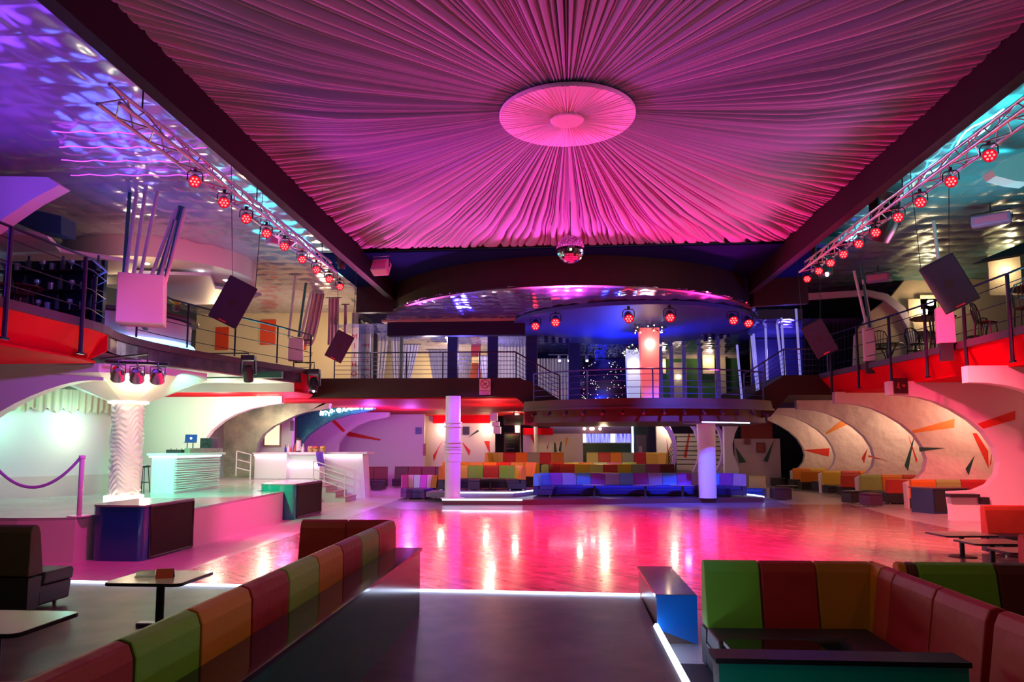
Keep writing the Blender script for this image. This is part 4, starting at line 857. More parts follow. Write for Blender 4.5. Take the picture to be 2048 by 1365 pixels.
def bottle(x, y, z, h, c, label, cat='bottle', jar=False):
    t = thing('bottle' if not jar else 'jar', label, cat, (x,y,z), 0, 'things on the stage bar')
    r = h*.16 if not jar else h*.3
    MB().lathe([(.005,0),(r,0),(r,h*.55),(r*.45,h*.72),(r*.36,h*.95)] if not jar else [(.005,0),(r,0),(r*1.05,h*.5),(r*.9,h*.85)], (0,0,0), 14).build('glass', mat('glass_'+c, {'green':(.02,.10,.05),'red':(.5,.03,.05),'clear':(.6,.6,.62),'amber':(.55,.25,.05),'blue':(.03,.02,.25)}[c], .1), t, smooth=True, local=True)
    MB().lathe([(r*.4,h*.95),(r*.42,h),(.005,h)] if not jar else [(r*.9,h*.85),(r*.95,h),(.005,h)], (0,0,0), 14).build('cap', BLK if c != 'clear' else CHR, t, local=True)
for i, (px, h, c, lab) in enumerate(((571,.30,'blue','dark blue bottle furthest left on the stage bar'),(577,.36,'clear','tall clear bottle near the left of the stage bar'),(582,.26,'red','short red bottle on the stage bar'),
    (588,.34,'green','dark green bottle on the stage bar left of the tall dispenser'),(591,.38,'red','taller red bottle touching the tall dispenser'),(602,.24,'clear','short clear bottle right of the tall dispenser'),(606,.36,'clear','tall clear bottle right of the tall dispenser'))):
    p = PY(px, 905, 29.9); bottle(p.x, p.y, 1.95, h, c, lab)
p = PY(597,905,29.9); t = thing('drink_dispenser', 'tall clear drink dispenser with dark cap on the stage bar', 'dispenser', (p.x,p.y,1.95), 0, 'things on the stage bar')
MB().lathe([(.01,.06),(.10,.06),(.10,.50)], (0,0,0), 18).build('tank', mat('glass_clear', (.6,.6,.62), .1), t, local=True, smooth=True); MB().lathe([(.01,0),(.12,0),(.12,.06)], (0,0,0), 18).build('base', BLK, t, local=True); MB().lathe([(.12,.50),(.12,.55),(.03,.60),(.01,.60)], (0,0,0), 18).build('cap', BLK, t, local=True)
for (px, c, lab) in ((621,(.75,.50,.25),'pale basket'),(632,(.60,.14,.06),'red fruit basket'),(646,(.85,.52,.08),'yellow orange fruit bowl')):
    p = PY(px, 905, 30.0); t = thing('fruit_basket', lab+' on the right of the stage bar', 'basket', (p.x,p.y,1.95), 0, 'things on the stage bar')
    MB().lathe([(.01,0),(.09,0),(.14,.14),(.13,.14),(.08,.02)], (0,0,0), 16).build('basket', mat('basket_straw', (.55,.38,.18), .7), t, local=True)
    for k in range(6): MB().ball((.07*math.cos(k*1.05),.07*math.sin(k*1.05),.17+.03*(k%2)), .055, 8, 6).build('fruit', mat('fruit_%d' % int(c[0]*100), c, .5), t, local=True, smooth='all')
p = PY(648,915,30.0); o = MB().grid(lambda u,v: (p.x-.18+.30*u+.10*v*v, 29.48-.02*math.sin(6*u) if v > .25 else 29.48+.3*(.25-v)*2, 1.97-.0 if v < .2 else 1.97-.75*(v-.2)**1.1), 8, 12).build('scarf', mat('scarf_purple', (.10,.02,.40), .7), smooth='all'); tag(o, 'dark purple scarf hanging over the front of the stage bar', 'scarf')
t = thing('stage_steps', 'grey steps going down from the stage bar to the floor', 'steps', (-9.2,28.5,0))
STP = mat('steps_grey', (.55,.56,.57), .5); TRD = mat('tread_mauve', (.40,.22,.28), .5)
for i, (x0, x1, z) in enumerate(((-9.82,-9.25,.62),(-9.25,-8.85,.41),(-8.85,-8.45,.2))):
    MB().box(x0,x1,28.4,29.9,0,z-.03).build('riser_block', STP, t); MB().box(x0,x1+.03,28.37,29.9,z-.03,z).build('tread', TRD, t)
RW = mat('rail_white', (.80,.74,.78), .35)
def stair_rail(label, y, x0=-9.78, x1=-8.5, z0=.62, z1=.2):
    t = thing('hand_rail', label, 'hand rail', (x0,y,z0), 0, 'white hand rails by the stage bar')
    for hh in (1.0,.66,.33): MB().cyl((x0,y,z0+hh),(x1,y,z1+hh),.022,n=8).build('rail', RW, t, smooth=True)
    for x, z in ((x0,z0),(x1,z1)): MB().cyl((x,y,z),(x,y,z+1.0),.025,n=8).build('post', RW, t, smooth=True)
stair_rail('white sloping hand rail on the near side of the stage bar steps', 28.45)
stair_rail('white sloping hand rail on the far side of the stage bar steps', 29.8)
stair_rail('white sloping rail left of the stage bar by the green mosaic wall', 28.9, -13.15, -12.55, 1.0, .86)
# pink box and other planters with slanted poles
PINKBOX = mat('planter_white', (.80,.68,.72), .5); POLEW = mat('pole_white', (.80,.68,.66), .5); POLEG = mat('pole_green', (.05,.20,.16), .5)
def planter(label, c, w, h, rz, poles, y, m=PINKBOX, base=0):
    t = thing('planter_box', label, 'planter', c, rz, 'boxes with slanted poles on the balcony edges')
    MB().prism([(-w/2,-w*.42,-h/2),(w/2,-w*.42,-h/2),(w/2*.94,-w*.42,h/2),(-w/2,-w*.42,h/2)], (0,w*.7,0)).build('box', m, t, local=True, bevel=.02)
    MB().box(-.05,.05,w*.26,w*.8,-h/2,-h/2+.1).build('bracket', BLK, t, local=True)
    if base: MB().box(-w*.35,w*.35,-w*.3,w*.3,-h/2-base,-h/2).build('dark_foot', BLK, t, local=True); 
    for (bx, by, tx, ty, g) in poles:
        b = PY(bx, by, y); e = PY(tx, ty, y); e.y -= .0; MB().cyl(b - (e-b)*.06, e, .045, n=10).build('pole', POLEG if g else POLEW, t, smooth=True, label=('green' if g else 'pale')+' slanted pole')
    return t
planter('large pink box with pale and green poles on the left balcony corner', PY(286,603,16.6), 1.02, 1.18, .42, ((247,560,262,352,1),(250,560,277,357,0),(265,565,292,374,0),(277,570,318,370,0),(295,575,353,416,0),(308,578,361,412,1),(314,580,358,418,0),(325,582,366,414,1),(329,570,370,418,0)), 16.6)
planter('narrow box holding two pale poles and a green one on the far left balcony', PY(592,700,24.6), .5, .8, .3, ((578,668,591,552,0),(598,668,612,566,1),(603,670,622,585,0)), 24.6)
planter('narrow white box with slanted poles before the round bistro table on the right', PY(1738,690,24.2), .36, 1.1, -.3, ((1735,660,1708,542,0),(1740,655,1722,530,1),(1744,660,1726,560,0)), 24.2, base=.4)
planter('narrow white box with a pole right of the round bistro table', PY(1890,652,19.6), .42, .95, -.3, ((1889,620,1867,442,0),), 19.6, base=.45)
# ------------------------------------------------------------------ upper rooms behind the balconies
CREAM = mat('wall_cream', (.80,.70,.50), .6); NAVY = mat('column_navy', (.025,.028,.16), .4); LAV = mat('frame_lavender', (.55,.50,.68), .45)
struct('wall_upper_left', MB().box(-19, -9.4, 32.6, 32.8, 4.9, 8.4), CREAM)
struct('wall_upper_left_side', MB().box(-17.2, -17, 5, 32.6, 4.9, 8.4), mat('wall_navy', (.02,.035,.07), .5))
struct('wall_upper_centre', MB().box(-9.4, -1.6, 37.5, 37.7, 4.87, 7.05), CREAM)
struct('wall_upper_far', MB().box(-1.6, 19, 46, 46.2, 3.9, 7.06), mat('wall_dark_blue', (.02,.02,.07), .5))
for k, (px0, px1, py0, py1) in enumerate(((432,456,655,700),(522,550,640,690),(596,612,680,700))):
    a = PY(px0,py0,32.55); b = PY(px1,py1,32.55)
    o = MB().box(a.x,b.x,32.5,32.58,max(4.92,b.z),a.z).build('wall_panel', mat('panel_orange_red', (.75,.06,.02), .5)); tag(o, ('left','middle','right')[k]+' orange red panel on the cream wall of the upper left room', 'wall panel', 'orange red wall panels')
# round white bulkhead over the upper bar
dc = (-13.1, 22.8)
t = thing('round_bulkhead', 'round white bulkhead with downlights above the upper left bar', 'bulkhead', (dc[0],dc[1],7.74))
MB().lathe([(2.9,.66),(2.9,0)], (0,0,0), 64).build('curved_face', mat('bulkhead_white', (.76,.70,.64), .6), t, local=True, smooth=True)
MB().lathe([(2.9,0),(.01,0)], (0,0,0), 64).build('underside', WHITE, t, local=True)
DL = mat('downlight_glow', (1,1,1), emit=(1,.9,.7), power=14)
for a in (.2,1.0,1.8,2.6,3.4,4.2,5.0,5.8): MB().lathe([(.01,-.02),(.07,-.02),(.09,0)], (2.0*math.cos(a),2.0*math.sin(a),0), 12).build('downlight', DL, t, local=True)
struct('ceiling_zigzag', MB().slab([(-17,13),(-13.4,14.2),(-13.0,15.4),(-12.0,15.9),(-12.6,17.2),(-11.4,18.4),(-12.2,19.6),(-17,19.6)], 7.1, 7.2), WHITE)
struct('ceiling_zigzag_blue', MB().slab([(-13.5,21.0),(-10.9,21.6),(-11.6,23.4),(-10.5,24.6),(-12,26),(-14,26)], 7.5, 7.6), mat('zigzag_lilac', (.50,.46,.70), .5))
t = thing('upper_bar', 'curved upper bar counter glowing cyan along its base, left balcony', 'bar counter', (-13.0,19.9,4.9))
MB().lathe([(2.2,0),(2.2,.85),(2.1,.9)], (0,0,0), 56).build('curved_front', mat('bar_lilac', (.60,.48,.66), .45), t, local=True, smooth=True)
MB().lathe([(1.4,.9),(2.4,.9),(2.4,.97),(1.4,.97)], (0,0,0), 56).build('counter_top', mat('bar_top_maroon', (.08,.03,.05), .25), t, local=True)
MB().tube([(2.26*math.cos(2*PI*i/64),2.26*math.sin(2*PI*i/64),.16) for i in range(64)], .07, 6, closed=True).build('light_strip', mat('led_cyan', (1,1,1), emit=(.18,.62,1), power=4), t, local=True)
t = thing('menu_box', 'lit white menu box standing on the upper left bar', 'light box', (-10.9,18.3,5.87), .5)
MB().box(-.26,.26,-.06,.06,0,.42).build('box', mat('lightbox', (1,1,1), emit=(1,.85,.6), power=2.5), t, local=True); MB().box(-.46,-.28,-.08,.08,0,.40).build('brown_cups', mat('cups_brown', (.30,.12,.06), .5), t, local=True)
def leafplant(label, c, n, L, m, spread=.9):
    t = thing('potted_plant', label, 'plant', c); rr = random.Random(label)
    MB().lathe([(.01,0),(.08,0),(.11,.16),(.09,.16)], (0,0,0), 14).build('pot', mat('pot_dark', (.08,.05,.04), .6), t, local=True)
    mb = MB()
    for i in range(n):
        a = 2*PI*i/n + rr.uniform(-.3,.3); l = L*rr.uniform(.7,1.1); s = spread*rr.uniform(.5,1.1); w = .022
        pts = [(s*l*u*math.cos(a), s*l*u*math.sin(a), .14 + l*(u - .45*u*u)) for u in (0,.3,.6,.85,1)]
        wd = [w*.5, w, w*1.1, w*.6, .002]; px, pyy = -math.sin(a), math.cos(a)
        vs = []
        for (x,y,z), q in zip(pts, wd): vs += [(x+px*q,y+pyy*q,z),(x-px*q,y-pyy*q,z)]
        mb.add(vs, [(2*k,2*k+1,2*k+3,2*k+2) for k in range(4)])
    mb.build('leaves', m, t, local=True)
    return t
leafplant('small yellow leaved plant on the upper left bar', (-10.45,18.9,5.87), 12, .30, mat('leaf_yellow', (.6,.5,.05), .5))
# wall lamps with glowing panels
LAMPW = mat('lamp_glow', (1,1,1), emit=(1,.82,.52), power=5)
def wall_lamp(label, c, rz=0, w=.9, h=1.1, pm=None, power=60):
    t = thing('wall_lamp', label, 'wall lamp', c, rz, 'wall lamps on cream panels')
    MB().box(-w/2,w/2,0,.05,-h/2,h/2).build('panel', pm or mat('lamp_panel', (.80,.72,.52), .55, bump=('noise', 9, .4, .03)), t, local=True)
    MB().lathe([(.02,-.10),(.10,-.08),(.12,.06),(.09,.10),(.02,.11)], (0,-.10,.08), 14, PI, 2*PI).build('shade', LAMPW, t, local=True, smooth=True)
    M = Matrix.Rotation(rz, 3, 'Z'); q = Vector(c) + M @ Vector((0,-.42,.1)); point(q, WARM, power*.35, .1)
    return t
wall_lamp('lit wall lamp on a white panel at the back of the left balcony', PY(228,530,22.5), 0, .9, 1.3)
struct('wall_upper_right', MB().prism([(10.9,27.5,4.9),(11.0,27.5,6.3),(11.6,27.5,7.2),(12.4,27.5,7.8),(12.9,27.5,8.4),(19,27.5,8.4),(19,27.5,4.9)], (0,.2,0)), CREAM)
wall_lamp('lit wall lamp behind the round bistro table on the right balcony', PY(1846,630,27.3), 0, 1.0, 1.2)
wall_lamp('lit wall lamp high behind the large right loudspeaker', PY(2010,548,24.0), 0, 1.0, 1.4)
wall_lamp('lit wall lamp half hidden by the large right loudspeaker', PY(1858,612,27.3), 0, .6, .8)
struct('trim_arch_upper_right', MB().prism([PY(a,b,27.3) for a,b in ((1613,587),(1735,580),(1775,588),(1810,615),(1828,650),(1832,690),(1822,690),(1815,655),(1798,625),(1768,600),(1732,591),(1613,600))], (0,.18,0)), LAV)
CURD = mat('curtain_dark', (.012,.022,.045), .7); CURS = mat('curtain_silver', (.56,.50,.58), .65); CURP = mat('curtain_pink', (.66,.34,.50), .65); CURW = mat('curtain_cream', (.72,.66,.62), .65)
def curtain(label, y, px, m, zb=None, group='curtains of the upper rooms', n=None, ptop=None):
    (t0, t1, pt), (b0, b1, pb) = px
    a0, a1, c0, c1 = PY(t0,pt,y), PY(t1,pt,y), PY(b0,pb,y), PY(b1,pb,y); w = abs(a1.x-a0.x); n = n or max(3, int(w/.14))
    zb = c0.z if zb is None else zb
    def fn(u, v):
        e = v**.7; xl = a0.x*e + c0.x*(1-e); xr = a1.x*e + c1.x*(1-e)
        return (xl+(xr-xl)*u, y + .05*math.sin(2*PI*n*u) + .02*math.sin(2*PI*n*2.7*u+v*2), zb+(a0.z-zb)*v)
    t = thing('curtain', label, 'curtain', (c0.x,y,zb), 0, group)
    MB().grid(fn, n*8, 14).build('fabric', m, t, smooth='all')
    MB().cyl((a0.x-.1,y,a0.z+.02),(a1.x+.1,y,a0.z+.02),.02,n=6).build('rod', BLK, t)
curtain('dark curtain filling the arch at the back of the right balcony', 29.5, ((1605,1835,590),(1605,1835,760)), CURD, 4.9)
curtain('pink curtain swept to the left, left of the M banner', 28.5, ((624,649,588),(600,625,690)), CURP)
curtain('pink curtain hanging straighter, left of the M banner', 28.3, ((657,678,597),(655,676,690)), CURP)
curtain('narrow pink curtain strip just left of the white banner posts', 28.2, ((688,694,610),(687,693,690)), CURP)
# white banner posts with red letters
t = thing('banner_frame', 'white door frame with red letters down its posts on the back balcony', 'door frame', (-8.2,28.9,4.87))
a0, a1 = PY(704,626,28.8), PY(717,626,28.8); b0, b1 = PY(731,640,30.6), PY(741,640,30.6)
BANW = mat('banner_white', (.85,.78,.80), .5)
MB().box(a0.x,a1.x,28.8,28.95,4.87,a0.z).build('post', BANW, t); MB().box(b0.x,b1.x,30.6,30.72,4.87,b0.z).build('post', BANW, t)
MB().prism([(a1.x-.03,28.8,a0.z-.22),(a1.x-.03,28.8,a0.z),(b1.x,30.7,b0.z),(b1.x,30.7,b0.z-.2)], (.05,0,0)).build('top_rail', BANW, t)
MB().prism([(a1.x,28.9,4.87),(a1.x,28.9,a0.z-.2),(b0.x,30.65,b0.z-.2),(b0.x,30.65,4.87)], (.02,0,0)).build('dark_glass', mat('glass_navy', (.02,.03,.12), .12), t)
LETR = mat('letter_red', (.65,.02,.06), .5)
def text(body, loc, size, m, parent, rot=(PI/2,0,0), name='lettering', ext=.004):
    cu = bpy.data.curves.new(name, 'FONT'); cu.body = body; cu.size = size; cu.extrude = ext; cu.align_x = 'CENTER'; cu.materials.append(m)
    tmp = bpy.data.objects.new('tmp', cu); COL.objects.link(tmp); bpy.context.view_layer.update()
    me = bpy.data.meshes.new_from_object(tmp.evaluated_get(bpy.context.evaluated_depsgraph_get())); bpy.data.objects.remove(tmp)
    o = bpy.data.objects.new(name, me); COL.objects.link(o)
    o.location = wm(parent).inverted() @ Vector(loc); o.rotation_euler = rot; o.parent = parent; return o
for k, ch in enumerate('MITHO'):
    text(ch, ((a0.x+a1.x)/2, 28.79, 6.55-.38*k), .30, LETR, t); text(ch, ((b0.x+b1.x)/2, 30.59, 6.45-.34*k), .24, LETR, t)
for (lab, y, px, m) in (('lavender curtain beside the second banner post', 31.4, ((740,749,648),(738,749,757)), CURS),
    ('lavender curtain gathered to the left behind the balcony railing', 32.6, ((755,777,672),(752,763,757)), CURS),
    ('lavender curtain gathered to the right behind the balcony railing', 32.6, ((782,800,674),(788,800,757)), CURS),
    ('lavender curtain swept under the slanted ceiling edge', 32.6, ((806,838,690),(804,813,757)), CURS),
    ('lavender curtain left of the first navy column', 34.0, ((856,895,700),(872,895,757)), CURS),
    ('white pleated curtain between the first two navy columns', 35.0, ((915,945,705),(915,938,757)), CURW),
    ('lavender curtain left of the second navy column', 34.0, ((957,976,712),(969,976,757)), CURS),
    ('grey pleated curtain between the second and third navy columns', 35.0, ((995,1052,690),(995,1052,757)), CURW),
    ('white pleated curtain behind the left end of the round platform', 35.5, ((1074,1137,718),(1074,1137,806)), CURW)):
    curtain(lab, y, px, m, 4.88 if y < 35.4 else 3.9)
fcp = [PY(a,b,34.6) for a,b in ((944,726),(956,726),(962,742))]; fcq = PY(942,742,34.6)
o = MB().prism(fcp + [(PY(974,764,34.6).x,34.6,4.88),(PY(930,764,34.6).x,34.6,4.88), fcq], (0,.25,0)).build('fabric_cone', mat('fabric_orange', (.85,.12,.02), .55)); tag(o, 'bright orange cone of fabric behind the back balcony railing', 'fabric cone')
o = MB().prism([PY(a,b,34.9) for a,b in ((942,690),(960,690),(960,712),(942,712))], (0,.25,0)).build('hanging_fabric', mat('fabric_red', (.70,.04,.06), .55)); tag(o, 'red fabric hanging above the orange cone', 'fabric')
for k, (p0, p1, y, zb, nm) in enumerate(((895,915,30.0,4.87,'left'),(975,995,30.0,4.87,'middle'),(1052,1074,30.6,3.9,'right'),(1137,1160,33.5,3.9,'fourth')) ):
    x0, x1 = PY(p0,700,y).x, PY(p1,700,y).x
    o = MB().box(x0,x1,y,y+.4,zb,7.0).build('square_column', NAVY); tag(o, nm+' square navy blue column of the upper back room counting from the left', 'column', 'navy columns of the upper back room')
for k, (p0,p1,y) in enumerate(((747,754,30.4),(799,805,31.0))):
    o = MB().box(PY(p0,700,y).x,PY(p1,700,y).x,y,y+.15,4.87,7.0).build('post', BLK); o.name = 'dark_post'; tag(o, ('left','right')[k]+' thin dark post between the lavender curtains', 'post', 'dark posts')
# blue ceiling disc and beam
DISCB = mat('disc_blue', (.05,.06,.42), .5)
struct('ceiling_blue_disc', MB().slab(arc((2.8,28.5), 4.7, 0, 2*PI*63/64, 63), 6.86, 7.0), DISCB)
struct('trim_blue_beam', MB().box(-6.6, -1.3, 27.2, 27.6, 6.42, 6.95), mat('beam_navy', (.022,.015,.06), .5, spec=.2))
struct('trim_cream_edge', MB().box(-6.8, -1.3, 27.05, 27.65, 6.95, 7.03), mat('edge_cream', (.45,.30,.28), .5))
for a, b, lab in ((( 1085,672), (1142,680), 'left'), ((1403,672), (1465,660), 'right')):
    p, q = PY(a[0],a[1],30.5), PY(b[0],b[1],30.5)
    t = thing('track_light', lab+' track with four small spotlights under the blue ceiling disc', 'track light', p, 0, 'track lights of the upper back room')
    MB().cyl(p, q, .02, n=6).build('track', LAV, t)
    for i in range(4):
        c = p.lerp(q, .12+.25*i); MB().cyl(c, c+Vector((0,-.05,-.26)), .09, n=12).build('spot_head', NAVY, t)
p, q = PY(1097,710,34), PY(1195,710,34)
t = thing('track_light', 'white track with four bright spotlights before the glittering mirror wall', 'track light', p, 0, 'track lights of the upper back room')
MB().cyl(p, q, .02, n=6).build('track', LAV, t)
for i, px in enumerate((1118,1137,1153,1173)):
    c = PY(px,712,34); MB().cyl(c, c+Vector((.02,-.04,-.22)), .07, n=10).build('spot_head', LAV, t); MB().ball(c+Vector((.02,-.05,-.24)), .06, 8, 6).build('bulb', mat('bulb_white', (1,1,1), emit=(.9,.9,1), power=25), t)
# glittering mirror wall
t = thing('mirror_wall', 'dark mirror wall full of glittering points at the back of the upper room', 'mirror', PY(1160,800,40))
x0, x1 = PY(1150,700,40).x, PY(1262,700,40).x
MB().box(x0,x1,40,40.1,3.9,7.0).build('mirror', mat('dark_mirror', (.05,.05,.10), .12, .9), t)
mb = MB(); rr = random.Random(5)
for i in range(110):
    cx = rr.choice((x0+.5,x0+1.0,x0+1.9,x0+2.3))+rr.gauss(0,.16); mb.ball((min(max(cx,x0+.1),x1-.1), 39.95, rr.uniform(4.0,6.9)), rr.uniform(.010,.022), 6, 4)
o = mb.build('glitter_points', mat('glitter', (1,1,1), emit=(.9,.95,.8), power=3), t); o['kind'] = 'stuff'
# salmon and pale blue pillar lamps with wreaths
def pillar_lamp(label, p0, p1, pt, y, col, wreath):
    a, b = PY(p0,700,y).x, PY(p1,700,y).x; c = (a+b)/2; w = (b-a)/2; zt = PY(p0,pt,y).z
    t = thing('pillar_lamp', label, 'pillar lamp', (c,y,3.9), 0, 'glowing pillars with wreaths')
    q = lambda s,z: [(c-w*s,y-w*s,z),(c+w*s,y-w*s,z),(c+w*s,y+w*s,z),(c-w*s,y+w*s,z)]
    MB().add(q(.86,3.9)+q(1.06,zt), [(3,2,1,0),(4,5,6,7),(0,1,5,4),(1,2,6,5),(2,3,7,6),(3,0,4,7)]).build('glowing_shaft', col, t)
    mb = MB(); rr = random.Random(label)
    for i in range(170):
        al = rr.uniform(0,2*PI); R = w*1.45+rr.gauss(0,.08); x, yy, z = c+R*math.cos(al), y+R*math.sin(al), zt+rr.gauss(.0,.10); s = rr.uniform(.04,.09); u = Vector((rr.gauss(0,1),rr.gauss(0,1),rr.gauss(0,1))).normalized(); v = u.orthogonal().normalized()
        P = Vector((x,yy,z)); mb.add([P-u*s, P+v*s*.4, P+u*s, P-v*s*.4], [(0,1,2,3)])
    mb.build('wreath', mat('wreath_leaf', (.16,.15,.08), .6), t)
    mb = MB()
    for i in range(26):
        al = rr.uniform(0,2*PI); R = w*1.5; mb.ball((c+R*math.cos(al), y+R*math.sin(al), zt+rr.gauss(-.05,.10)), .02, 6, 4)
    mb.build('fairy_lights', mat('fairy', (1,1,1), emit=(1,.9,.6), power=12), t)
    MB().lathe([(.01,0),(.13,.02),(.15,.25),(.01,.3)], (c,y-w*1.2,zt-.75), 14).build('lamp', mat('pillar_glow', (1,1,1), emit=(1,.85,.65), power=10), t, smooth=True)
    point((c, y-w-.45, zt-.9), WARM, 8, .1)
    return t
pillar_lamp('tall salmon glowing pillar with a leafy wreath on top', 1280, 1316, 659, 27.4, mat('pillar_salmon', (.8,.35,.36), .5, emit=(1,.13,.15), power=.62), 1)
pillar_lamp('pale blue glowing pillar just left of the salmon one', 1252, 1279, 702, 29.6, mat('pillar_blue', (.5,.6,.8), .5, emit=(.42,.52,1), power=.62), 1)
# green room at the right back
GREENW = mat('wall_green', (.08,.26,.07), .6)
x0, x1 = PY(1318,720,39).x, PY(1475,720,39).x
struct('wall_green_room', MB().box(x0, x1, 39, 39.2, 3.9, 7.0), GREENW)
struct('trim_green_room', MB().box(x0, x1, 38.9, 38.98, PY(1330,718,38.9).z, PY(1330,711,38.9).z), CREAM)
for k, (p0,p1,a,b) in enumerate(((1345,1372,726,790),(1437,1450,715,760))):
    c = PY((p0+p1)/2,(a+b)/2,38.9); o = MB().box(PY(p0,a,38.9).x,PY(p1,a,38.9).x,38.8,38.9,3.9,PY(p0,a,38.9).z).build('door_panel', CREAM); tag(o, ('cream door in the green wall behind the mullions','narrow cream panel at the right end of the green wall')[k], 'panel')
wall_lamp('lit wall lamp on a cream panel in the green room', PY(1417,725,38.7), 0, .62, 1.2, power=70)
wall_lamp('small lit wall lamp beside the salmon pillar', PY(1325,733,38.7), 0, .35, .8, power=40)
o = MB().ball(PY(1357,754,38.7), .12, 12, 8).build('globe_lamp', LAMPW); tag(o, 'round white lamp seen in the cream doorway of the green room', 'lamp')
for k, (a, b) in enumerate((((1321,700),(1322,800)),((1342,672),(1345,800)),((1367,672),(1370,800)),((1398,672),(1401,800)),((1436,705),(1440,800)))):
    p, q = PY(a[0],a[1],35), PY(b[0],b[1],35); o = MB().box(p.x-.09,p.x+.09,35,35.1,3.9,7.0).build('window_mullion', LAV); tag(o, ('first','second','third','fourth','fifth')[k]+' pale lavender mullion right of the salmon pillar', 'mullion', 'lavender mullions')
TUBE = mat('acrylic_tube', (.42,.42,.70), .2, emit=(.35,.34,1), power=.55)  # posts rather than lamps; the light on them is put in as glow
for k, (a, b, y) in enumerate((((1474,690),(1480,757),30.5),((1503,672),(1512,760),30.2),((1507,668),(1515,758),30.4),((1531,655),(1535,760),30.2),((1553,642),(1566,757),29.4),((1563,636),(1570,757),29.4),((1592,618),(1600,742),28.8))):
    p, q = PY(a[0],a[1],y), PY(b[0],b[1],y); d = (p-q)/(p.z-q.z); q = q + d*((4.88 if q.x > 8.4 else 3.9)-q.z)
    o = MB().cyl(q, p, .045, n=10).build('acrylic_tube', TUBE); tag(o, ('first','second','third','fourth','fifth','sixth','seventh')[k]+' violet lit vertical tube by the right hand stair, counting from the left', 'lit post', 'violet tubes by the right stair')
struct('wall_violet_niche', MB().box(8.6, 12, 33.0, 33.2, 3.9, 7.0), mat('niche_navy', (.05,.05,.16), .4))
# bistro tables and chairs on the balconies
BIS = mat('bistro_metal', (.05,.035,.04), .3, .8); BIST = mat('bistro_top', (.10,.02,.02), .25)
def bistro_table(label, c, h=1.0, r=.5):
    t = thing('bistro_table', label, 'table', c, 0, 'bistro tables on the balconies')
    MB().lathe([(.01,h-.03),(r,h-.03),(r+.015,h-.015),(r,h),(.01,h)], (0,0,0), 32).build('table_top', BIST, t, local=True)
    for k in range(6):
        a = 2*PI*k/6; pts = [(rr*math.cos(a), rr*math.sin(a), z) for rr, z in ((.30,h-.04),(.20,h*.72),(.09,h*.45),(.14,h*.2),(.30,0))]
        MB().tube(pts, .014, 6).build('leg', BIS, t, local=True, smooth=True)
    MB().tube([(.12*math.cos(2*PI*i/16),.12*math.sin(2*PI*i/16),h*.33) for i in range(16)], .012, 6, closed=True).build('ring', BIS, t, local=True)
    return t
def make_chair():
    t = thing('bistro_chair', 'x', 'chair', (0,0,0))
    MB().lathe([(.01,.46),(.20,.455),(.22,.47),(.20,.485),(.01,.48)], (0,0,0), 20).build('seat', BIST, t, local=True, smooth=True)
    for a in (.7,2.3): MB().tube([(.19*math.cos(a+PI),.19*math.sin(a+PI),.46),(.24*math.cos(a+PI),.24*math.sin(a+PI),0)], .014, 6).build('leg', BIS, t, local=True)
    for s in (-1,1): MB().tube([(s*.20,.20,0),(s*.18,.17,.46),(s*.2,.22,.75)], .014, 6).build('leg', BIS, t, local=True)
    MB().tube([(-.2,.17,.46),(-.22,.23,.75),(-.14,.27,.93),(0,.28,.97),(.14,.27,.93),(.22,.23,.75),(.2,.17,.46)], .016, 6).build('backrest_hoop', BIS, t, local=True, smooth=True)
    mb = MB()
    for x in (-.1,-.035,.035,.1): mb.tube([(x*.8,.18,.47),(x*1.1,.26,.94)], .009, 6)
    mb.build('backrest_bars', BIS, t, local=True)
    return t
ch0 = make_chair(); first_chair = True
def chair(x, y, z, rz, label):
    global first_chair
    if first_chair:
        first_chair = False; ch0.location = (x,y,z); ch0.rotation_euler = (0,0,rz); ch0['label'] = label; ch0['group'] = 'bistro chairs on the balconies'; ch0.scale = (1.15,)*3; return ch0
    return dup(ch0, (x,y,z), rz, label, 'bistro chairs on the balconies', (1.15,)*3)
bistro_table('round maroon bistro table on wire legs, right balcony, clear of the loudspeaker', (11.35,22.6,4.9), 1.2, .62)
bistro_table('round bistro table near the right edge behind the large loudspeaker', (11.9,18.6,4.9), 1.25, .62)
bistro_table('low bistro table at the back of the right balcony before the dark curtain', (11.3,25.6,4.9), .8, .5)
bistro_table('bistro table on the left balcony at the left edge', (-12.3,12.9,4.9), .95, .5)
bistro_table('bistro table on the left balcony nearer the pink box', (-12.4,15.6,4.9), .95, .5)
for (x,y,rz,lab) in ((10.95,21.4,2.6,'bistro chair in front of the clear round bistro table on the right'),(12.3,22.2,-1.4,'bistro chair right of the clear round bistro table'),(11.4,23.7,0.2,'bistro chair behind the clear round bistro table'),
    (11.0,17.6,2.4,'bistro chair before the right edge bistro table'),(12.8,19.2,-1.0,'bistro chair behind the right edge bistro table'),(11.2,19.6,.7,'bistro chair just behind the large right loudspeaker'),
    (10.7,24.8,2.7,'bistro chair left of the low table before the dark curtain'),(12.1,25.4,-1.3,'bistro chair right of the low table before the dark curtain'),
    (-11.4,12.2,2.2,'bistro chair against the railing at the left edge'),(-13.2,13.5,-.8,'bistro chair behind the left edge bistro table'),(-11.5,14.6,2.0,'bistro chair by the railing near the second left balcony table'),(-13.2,16.3,-.6,'bistro chair behind the second left balcony table'),(-12.2,14.2,.3,'bistro chair between the two left balcony tables')):
    chair(x,y,4.9,rz,lab)
